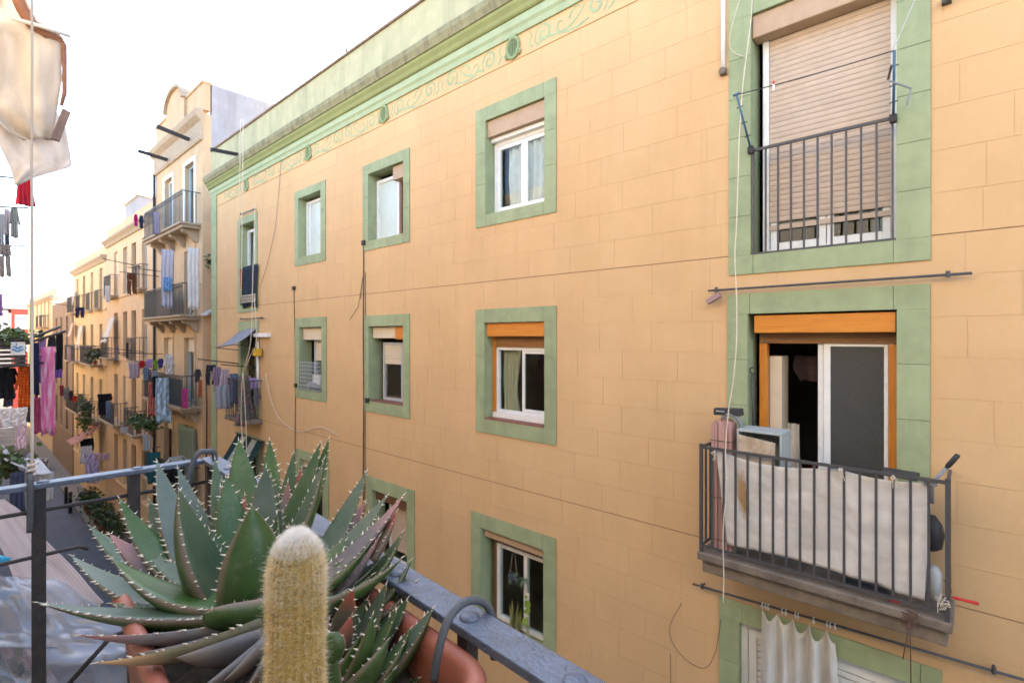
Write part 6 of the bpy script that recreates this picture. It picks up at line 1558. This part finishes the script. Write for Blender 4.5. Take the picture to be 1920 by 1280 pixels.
for i in range(9):
    r_ = random.Random(i); bx = p.x + r_.uniform(-.09, .09); tx = bx + r_.uniform(-.07, .07); zh = p.z + r_.uniform(.12, .30)
    mb = MB(); 
    for k in range(6): s_ = k / 5; w_ = .022 * (1 - s_ ** 2.5) + .001; xx = bx + (tx - bx) * s_; zz = p.z - .2 + (zh - p.z + .2) * s_; mb.v += [(xx - w_, p.y + .03 * i * .3, zz), (xx, p.y + .03 * i * .3 + .006, zz), (xx + w_, p.y + .03 * i * .3, zz)]
    for k in range(5):
        for j in range(2): mb.f.append((k * 3 + j, k * 3 + j + 1, k * 3 + j + 4, k * 3 + j + 3)); mb.m.append(0)
    mb.build('blade', M['snake'], t)
MB().tube([(p.x, p.y + .04, c + .02), (p.x, p.y + .04, p.z - .16)], [.08, .11], 12).build('pot', M['terracotta'], t, True)
p = at_y(990, 1130, D + .08)
t = thing('climbing_plant', 'lime green leafy climber growing up a pale stick at the lower window', 'plant', (p.x, p.y, p.z - .3), 'plants at the lower window')
MB().tube([(p.x, p.y, c + .02), (p.x, p.y, p.z + .14)], .02, 8).build('stick', M['cable_w'], t, True)
for i in range(16):
    r_ = random.Random(i + 40); c_ = Vector((p.x + r_.uniform(-.06, .06), p.y - .03 + r_.uniform(-.02, .02), p.z + r_.uniform(-.34, .16))); aa = r_.uniform(-1, 1); s_ = r_.uniform(.03, .055)
    mb = MB(); q_ = [c_ + Vector((s_ * (math.cos(aa) * x - math.sin(aa) * z), -.01 * abs(x), s_ * (math.sin(aa) * x + math.cos(aa) * z))) for x, z in ((0, 1.1), (.6, .4), (.55, -.4), (0, -.7), (-.55, -.4), (-.6, .4))]
    mb.v = [tuple(v) for v in q_]; mb.f = [(0, 1, 2, 3), (0, 3, 4, 5)]; mb.m = [0, 0]; mb.build('leaf', M['lime'], t)
# things seen inside the balcony room
a, b, c, d = WIN['2e'][1]
o = MB().box(a + .2, a + 1.0, D + 1.2, D + 2.2, c + .1, c + .55).build('red_bed', cm('redbed', (.40, .03, .04)), None, loc=(a + .6, D + 1.6, c), bevel=.05); tag(o, 'red covered bed inside the balcony room', 'bed')
o = garment('towel', (a + .62, D + .6, d - .42), (1, 0, 0), .7, .26, cm('pinkdark', (.13, .08, .08)), 'hung_cloth', 'dusky cloth hanging inside the balcony room', 'cloth')

# ================================================================== left side of the street
GL = 'washing hanging on the left side of the street'
LX = -8.0
n6 = thing('left_row_house', 'ochre house row along the left side of the street', 'building', (-30, -1.0, 0))
MB().box(-84, -3.4, -9, -.62, 0, H + 4.4).build('wall', M['ochre2'], n6); MB().box(-84, -3.4, -.618, -.3, H + 4.0, H + 4.2).build('cornice', M['mould'], n6)
for i, x in enumerate((-8.5, -12, -16, -21, -27, -34, -42, -52)):
    for z in (H - 1.4, H - 4.3, H + 1.5):
        f_ = frame(x - .5, x + .5, z, z + 2.1, .08, -.617, .05, M['white'], n6, 'window', (x,)); MB().box(x - .42, x + .42, -.612, -.607, z + .08, z + 2.02).build('pane', M['frost'], f_)
        if x < -9 and (i + int(z)) % 2: rail_balcony(n6, x - .9, x + .9, -.62, -.0 + .01, z, 12, M['mould'], .9) if False else None
# crate-like slatted screen on the next balcony with plants and a sign
c0 = at_x(-30, 640, LX); c1_ = at_x(50, 640, LX)
ztop, zbot = at_x(25, 640, LX).z, at_x(25, 688, LX).z
MB().box(LX - 1.6, LX - .02, -.62, c1_.y + .02, zbot - 1.0, zbot - .88).build('balcony_slab', M['stone'], n6)
t = thing('slatted_screen', 'dark slatted wooden box on the left balcony under green plants', 'crate', (LX, .45, zbot))
for k in range(6):
    z = zbot + (ztop - zbot) * k / 6
    MB().box(LX - .03, LX, c0.y, c1_.y, z + .006, z + (ztop - zbot) / 6 - .008).build('slat', surf('grey_slat%d' % k, (.075, .07, .07), .7, .2, 9, .2), t)
    MB().box(LX - 1.2, LX - .031, c1_.y - .03, c1_.y, z + .006, z + (ztop - zbot) / 6 - .008).build('slat', M['irondark'], t)
for y in (c1_.y - .05, c1_.y - .4): MB().box(LX - .06, LX - .031, y, y + .04, zbot, ztop).build('post', M['irondark'], t)
q0, q1 = at_x(20, 641, LX), at_x(47, 665, LX)
t = thing('fish_sign', 'small white sign with a blue wave drawing on the slatted box', 'sign', (LX + .01, q0.y, q1.z))
MB().box(LX + .004, LX + .012, q0.y, q1.y, q1.z, q0.z).build('board', M['whiteplastic'], t)
wv2 = MB(); ym = (q0.y + q1.y) / 2; zm = (q0.z + q1.z) / 2
for dz, ww in ((-.02, .06), (.012, .045)): wv2.tube([(LX + .0125, ym + ww * (k / 6 - .5) * 2, zm + dz + .012 * math.sin(k * 1.6)) for k in range(7)], [.002, .009, .012, .010, .012, .008, .002], 6)
wv2.build('wave_mark', surf('sky_blue_ink', (.08, .32, .62), .5, .05, 5, 0), t)
p = at_x(25, 632, LX - .3); bush((LX - .35, .40, ztop + .06), .5, .30, .10, 260, .09, 'leafg', 'balcony_plant', 'green trailing plants on top of the dark slatted box')
# poles with washing reaching over the street
for (ua, va, ub, vb) in ((48, 644, 122, 621), (52, 636, 112, 613)):
    a_, b_ = at_x(ua, va, LX - .1), at_x(ub, vb, LX - .5); MB().tube([Vector((LX - .1, -.1, a_.z - .1)), a_, b_], .016, 8).build('drying_pole', M['irondark'], n6, True)
gl2 = [('towel', 55, 73, 642, 740, -8.15, 'navy30', (.03, .035, .085), None, 'long navy cloth on the left pole beside the orange shirt', 'cloth'),
       ('dress', 66, 92, 634, 720, -8.3, 'lilac31', (.42, .28, .52), None, 'lilac top behind the pink towel on the left pole', 'top'),
       ('towel', 76, 103, 650, 815, -8.25, 'pinktie', (.74, .20, .42), 'patch', 'long pink and white tie-dye towel with fringe', 'towel'),
       ('towel', 62, 80, 745, 812, -8.5, 'rose32', (.55, .12, .26), None, 'rose cloth hanging behind the tie-dye towel', 'cloth'),
       ('shirt', 88, 106, 630, 668, -8.5, 'blackpat', (.05, .05, .06), 'patch', 'black and white patterned top on the left pole', 'top'),
       ('towel', 105, 118, 624, 692, -8.55, 'black33', (.025, .025, .03), None, 'narrow black trousers at the tip of the left pole', 'trousers'),
       ('towel', 99, 117, 684, 708, -8.6, 'purple34', (.26, .12, .42), None, 'purple bag below the patterned top on the left pole', 'bag'),
       ('towel', 98, 106, 660, 685, -8.5, 'dotblack', (.04, .04, .05), 'dots', 'black dotted scarf on the left pole', 'scarf'),
       ('shirt', 28, 64, 686, 764, -8.2, 'orangedot', (.72, .10, .015), 'dots', 'orange red spotted shirt under the dark slatted box', 'shirt'),
       ('shirt', 8, 34, 690, 720, -8.4, 'black35', (.03, .03, .04), None, 'dark top beside the orange red spotted shirt', 'top'),
       ('skirt', 28, 66, 335, 386, -9.5, 'plaidred', (.60, .03, .06), 'plaid', 'red plaid skirt hanging high on the left', 'skirt'),
       ('shirt', 16, 37, 388, 446, -10.0, 'tealgrey', (.30, .36, .40), None, 'grey green shirt under the red plaid skirt', 'shirt'),
       ('towel', 8, 18, 392, 442, -10.2, 'lav36', (.48, .46, .58), None, 'pale lavender towel left of the grey green shirt', 'towel'),
       ('shirt', -8, 12, 400, 466, -10.1, 'pale37', (.46, .52, .60), None, 'pale blue shirt cut by the left picture edge', 'shirt'),
       ('trousers', -2, 20, 458, 520, -10.0, 'greypat', (.20, .19, .20), 'patch', 'grey patterned trousers lowest of the high left washing', 'trousers'),
       ('towel', 9, 17, 440, 466, -10.05, 'darkblue38', (.06, .08, .16), None, 'small dark blue cloth above the grey patterned trousers', 'cloth'),
       ('towel', -8, 4, 550, 592, -9, 'violet39', (.36, .22, .50), None, 'violet cloth at the left edge above the plants', 'cloth'),
       ('towel', -10, 50, 765, 800, -7.2, 'lace40', (.66, .56, .56), 'patch', 'pale pink lace cloth bunched at the left edge', 'cloth'),
       ('towel', 28, 50, 790, 842, -7.2, 'lace41', (.56, .42, .46), 'patch', 'pink fringed cloth below the lace cloth', 'cloth'),
       ('towel', -12, 26, 690, 748, -8.3, 'black44', (.03, .03, .035), None, 'wide black cloth under the left end of the slatted box', 'cloth'),
       ('shirt', 2, 30, 722, 762, -8.6, 'dusk45', (.10, .10, .15), 'patch', 'dusky blue patterned top below the wide black cloth', 'top'),
       ('towel', 48, 62, 742, 792, -8.7, 'grey46', (.16, .15, .16), None, 'grey cloth hanging behind the orange red spotted shirt', 'cloth'),
       ('trousers', 58, 70, 690, 760, -8.9, 'plum47', (.10, .04, .10), None, 'plum trousers between the orange shirt and the navy cloth', 'trousers'),
       ('towel', 18, 46, 885, 960, -6.4, 'navy42', (.07, .08, .13), None, 'dark blue cloth behind the side rail', 'cloth'),
       ('towel', 72, 100, 885, 940, -7.4, 'pale43', (.50, .48, .48), None, 'pale cloth hanging below the white awning', 'cloth')]
for kd, u0, u1, v0, v1, x, key, col, pat, lab, cat in gl2:
    wear(kd, u0, u1, v0, v1, x, cm(key, col, pat, (.80, .55, .66) if key == 'pinktie' else (.75, .5, .12) if key == 'orangedot' else (.20, .04, .06) if key == 'plaidred' else sc3(col, 1.8) if pat else (1, 1, 1), 3 if key == 'pinktie' else 14 if 'dot' in key else 8), cat, lab, cat, GL)
fr_ = MB(); tp = at_x(76, 812, -8.25); te = at_x(103, 812, -8.25)
o = bpy.data.objects.get('towel')
for z, x in ((at_x(40, 335, -9.5).z, -9.5), (at_x(20, 388, -10).z, -10.0), (at_x(10, 458, -10).z, -10.05), (at_x(40, 684, -8.2).z, -8.2)):
    MB().tube([(x, -.3, z - .12), (x, .75, z + .02)], .012, 6).build('drying_pole', M['irondark'], n6, True)
# draped white cloth high up at the left with a brick red rolled edge
AX = -5.0
dw = thing('white_tarpaulin', 'large white draped tarpaulin with brick red edge at the top left', 'tarpaulin', tuple(at_x(60, 100, AX)))
def drape(outl, x, name, mat, amp=.05, nv=18, nu=18, ph=0):
    """outl: list of (v, uleft, uright) in the photograph, at the plane x"""
    def fn(a, b):
        k = b * (len(outl) - 1); i = min(int(k), len(outl) - 2); f = k - i
        v = outl[i][0] * (1 - f) + outl[i + 1][0] * f; l = outl[i][1] * (1 - f) + outl[i + 1][1] * f; r_ = outl[i][2] * (1 - f) + outl[i + 1][2] * f
        p_ = at_x(l + (r_ - l) * a, v, x)
        p_.x += amp * (math.sin(7 * a + 4 * b + ph) * .6 + math.sin(15 * a - 6 * b + ph) * .3 + .5 * mnoise.noise(Vector((a * 3 + ph, b * 3, 0))) + .35 * mnoise.noise(Vector((a * 9 + b * 6, b * 4 - a * 3, 5))))
        return p_
    o = MB().sheet(fn, nu, nv).build(name, mat, dw, True); o.modifiers.new('t', 'SOLIDIFY').thickness = .003; return o
M['tarp'] = cloth('sunbleached_tarpaulin', (.76, .71, .64), None, trans=.45); M['tarp2'] = cloth('thin_white_tarpaulin', (.80, .78, .77), None, trans=.55)
drape([(-40, -60, 20), (40, -60, 62), (70, -60, 112), (150, -60, 116), (205, -30, 108), (245, 10, 100), (262, 45, 98)], AX, 'upper_fold', M['tarp'], .07)
drape([(200, -50, 100), (235, -20, 122), (290, 8, 133), (312, 20, 136), (335, 26, 60), (348, 28, 34)], AX - .06, 'lower_fold', M['tarp2'], .04, ph=2)
M['brick'] = surf('brick_red_hem', (.27, .135, .09), .8, .15, 9, .2)
MB().tube([at_x(u, v, AX + .02) for u, v in ((28, -20), (45, 20), (60, 45), (88, 65), (112, 75), (119, 85), (121, 130), (121, 175), (115, 198))], [.045, .045, .042, .038, .03, .02, .014, .014, .01], 8).build('red_hem', M['brick'], dw, True)
MB().tube([at_x(u, v, AX + .08) for u, v in ((20, 34), (70, 48), (132, 68))], .014, 8).build('white_rod', M['white'], dw, True)
MB().bar(at_x(121, 206, AX + .08), at_x(100, 262, AX + .08), .03, .028).bar(at_x(128, 210, AX + .10), at_x(107, 264, AX + .10), .03, .028).build('wood_weight', surf('grey_wood', (.20, .15, .14), .7, .2, 9, .2), dw)
# white flat awning edge, striped drape and clear plastic below the rail
def quad_sheet(px, x_of, name, mat, label, cat, amp=.03, n=24, group=None):
    """four image corners (a: left top, right top, right bottom, left bottom) at their own distances"""
    c_ = [at_x(u, v, x) for (u, v), x in zip(px, x_of)]
    def fn(a, b):
        p_ = c_[0].lerp(c_[1], a).lerp(c_[3].lerp(c_[2], a), b)
        p_.z -= .10 * math.sin(math.pi * a) * .6; nz_ = mnoise.noise(Vector((a * 2.5, b * 2.5, 2))) + .22 * mnoise.noise(Vector((a * 9, b * 5, 7)))
        return p_ + Vector((amp * nz_, 0, amp * nz_ * 1.2 + amp * .28 * math.sin(13 * b + 5 * a)))
    o = MB().sheet(fn, n, n).build(name, mat, None, True, loc=tuple(fn(.5, .5))); o.modifiers.new('t', 'SOLIDIFY').thickness = .004
    return tag(o, label, cat, group)
quad_sheet([(0, 815), (30, 818), (97, 884), (8, 862)], [-9.0, -9.0, -7.3, -7.3], 'flat_awning', cm('awnblue', (.60, .62, .66)), 'pale flat awning sloping out from the left at street height', 'awning')
quad_sheet([(-60, 915), (8, 930), (195, 1125), (60, 1150)], [-6.0, -6.0, -4.0, -4.0], 'striped_drape', cloth('striped_drape', (.50, .43, .42), 'stripe', (.44, .375, .365), 6.0, .3), 'pale pink striped drape sweeping down below the side rail', 'drape', .035)
m, t_, b_ = nodes('clear_plastic'); t_.nodes.remove(b_)
trn = N(t_, 'ShaderNodeBsdfTransparent'); trn.inputs[0].default_value = (.80, .83, .88, 1); dfs = N(t_, 'ShaderNodeBsdfDiffuse'); dfs.inputs[0].default_value = (.36, .36, .38, 1)
gls = N(t_, 'ShaderNodeBsdfGlossy', Roughness=.22); n_ = N(t_, 'ShaderNodeTexNoise', Scale=3.0, Detail=7.0, Distortion=2.2); L(t_, wpos(t_), n_.inputs['Vector'])
m1 = N(t_, 'ShaderNodeMixShader'); L(t_, ramp(t_, n_.outputs['Fac'], [(.35, (.18,) * 3), (.75, (.50,) * 3)]).outputs[0], m1.inputs[0]); L(t_, trn.outputs[0], m1.inputs[1]); L(t_, dfs.outputs[0], m1.inputs[2])
m2 = N(t_, 'ShaderNodeMixShader'); m2.inputs[0].default_value = .06; L(t_, m1.outputs[0], m2.inputs[1]); L(t_, gls.outputs[0], m2.inputs[2]); L(t_, m2.outputs[0], t_.nodes['Material Output'].inputs['Surface'])
M['clear'] = m
quad_sheet([(-80, 1040), (62, 1070), (300, 1195), (-80, 1210)], [-3.6, -3.6, -3.2, -3.2], 'plastic_sheet', M['clear'], 'upper clear plastic sheet spread below the railing', 'plastic sheet', .05, 40, 'clear plastic sheets below the railing')
quad_sheet([(-80, 1170), (300, 1190), (330, 1340), (-80, 1400)], [-3.3, -3.1, -3.0, -3.0], 'plastic_sheet', M['clear'], 'lower clear plastic sheet in the bottom left corner', 'plastic sheet', .06, 40, 'clear plastic sheets below the railing')
for (u, v, x, rx, lab) in ((12, 870, -7.5, .4, 'green bush under the pale flat awning'), (8, 1270, -4.5, .4, 'green plant seen through the plastic in the corner')):
    p = at_x(u, v, x); bush(p, rx * .55, .2, .15, 200, .08, 'leafg', 'street_plant', lab)
o = quad_sheet([(0, 1205), (40, 1190), (120, 1290), (30, 1300)], [-4.6, -4.6, -4.3, -4.3], 'pink_cloth', cm('pink50', (.50, .24, .34), 'patch', (.7, .6, .62), 4), 'pink cloth under the plastic in the corner', 'cloth')
p = at_x(4, 1058, -3.6); o = MB().tube([p + Vector((0, -.08, 0)), p + Vector((0, -.02, .03)), p + Vector((0, .03, .015))], [.03, .03, .01], 8).build('blue_peg', surf('cyan_plastic', (.03, .30, .50), .4, .05, 5, 0), None, True, loc=tuple(p)); tag(o, 'bright blue clip at the left edge of the plastic sheet', 'clip')
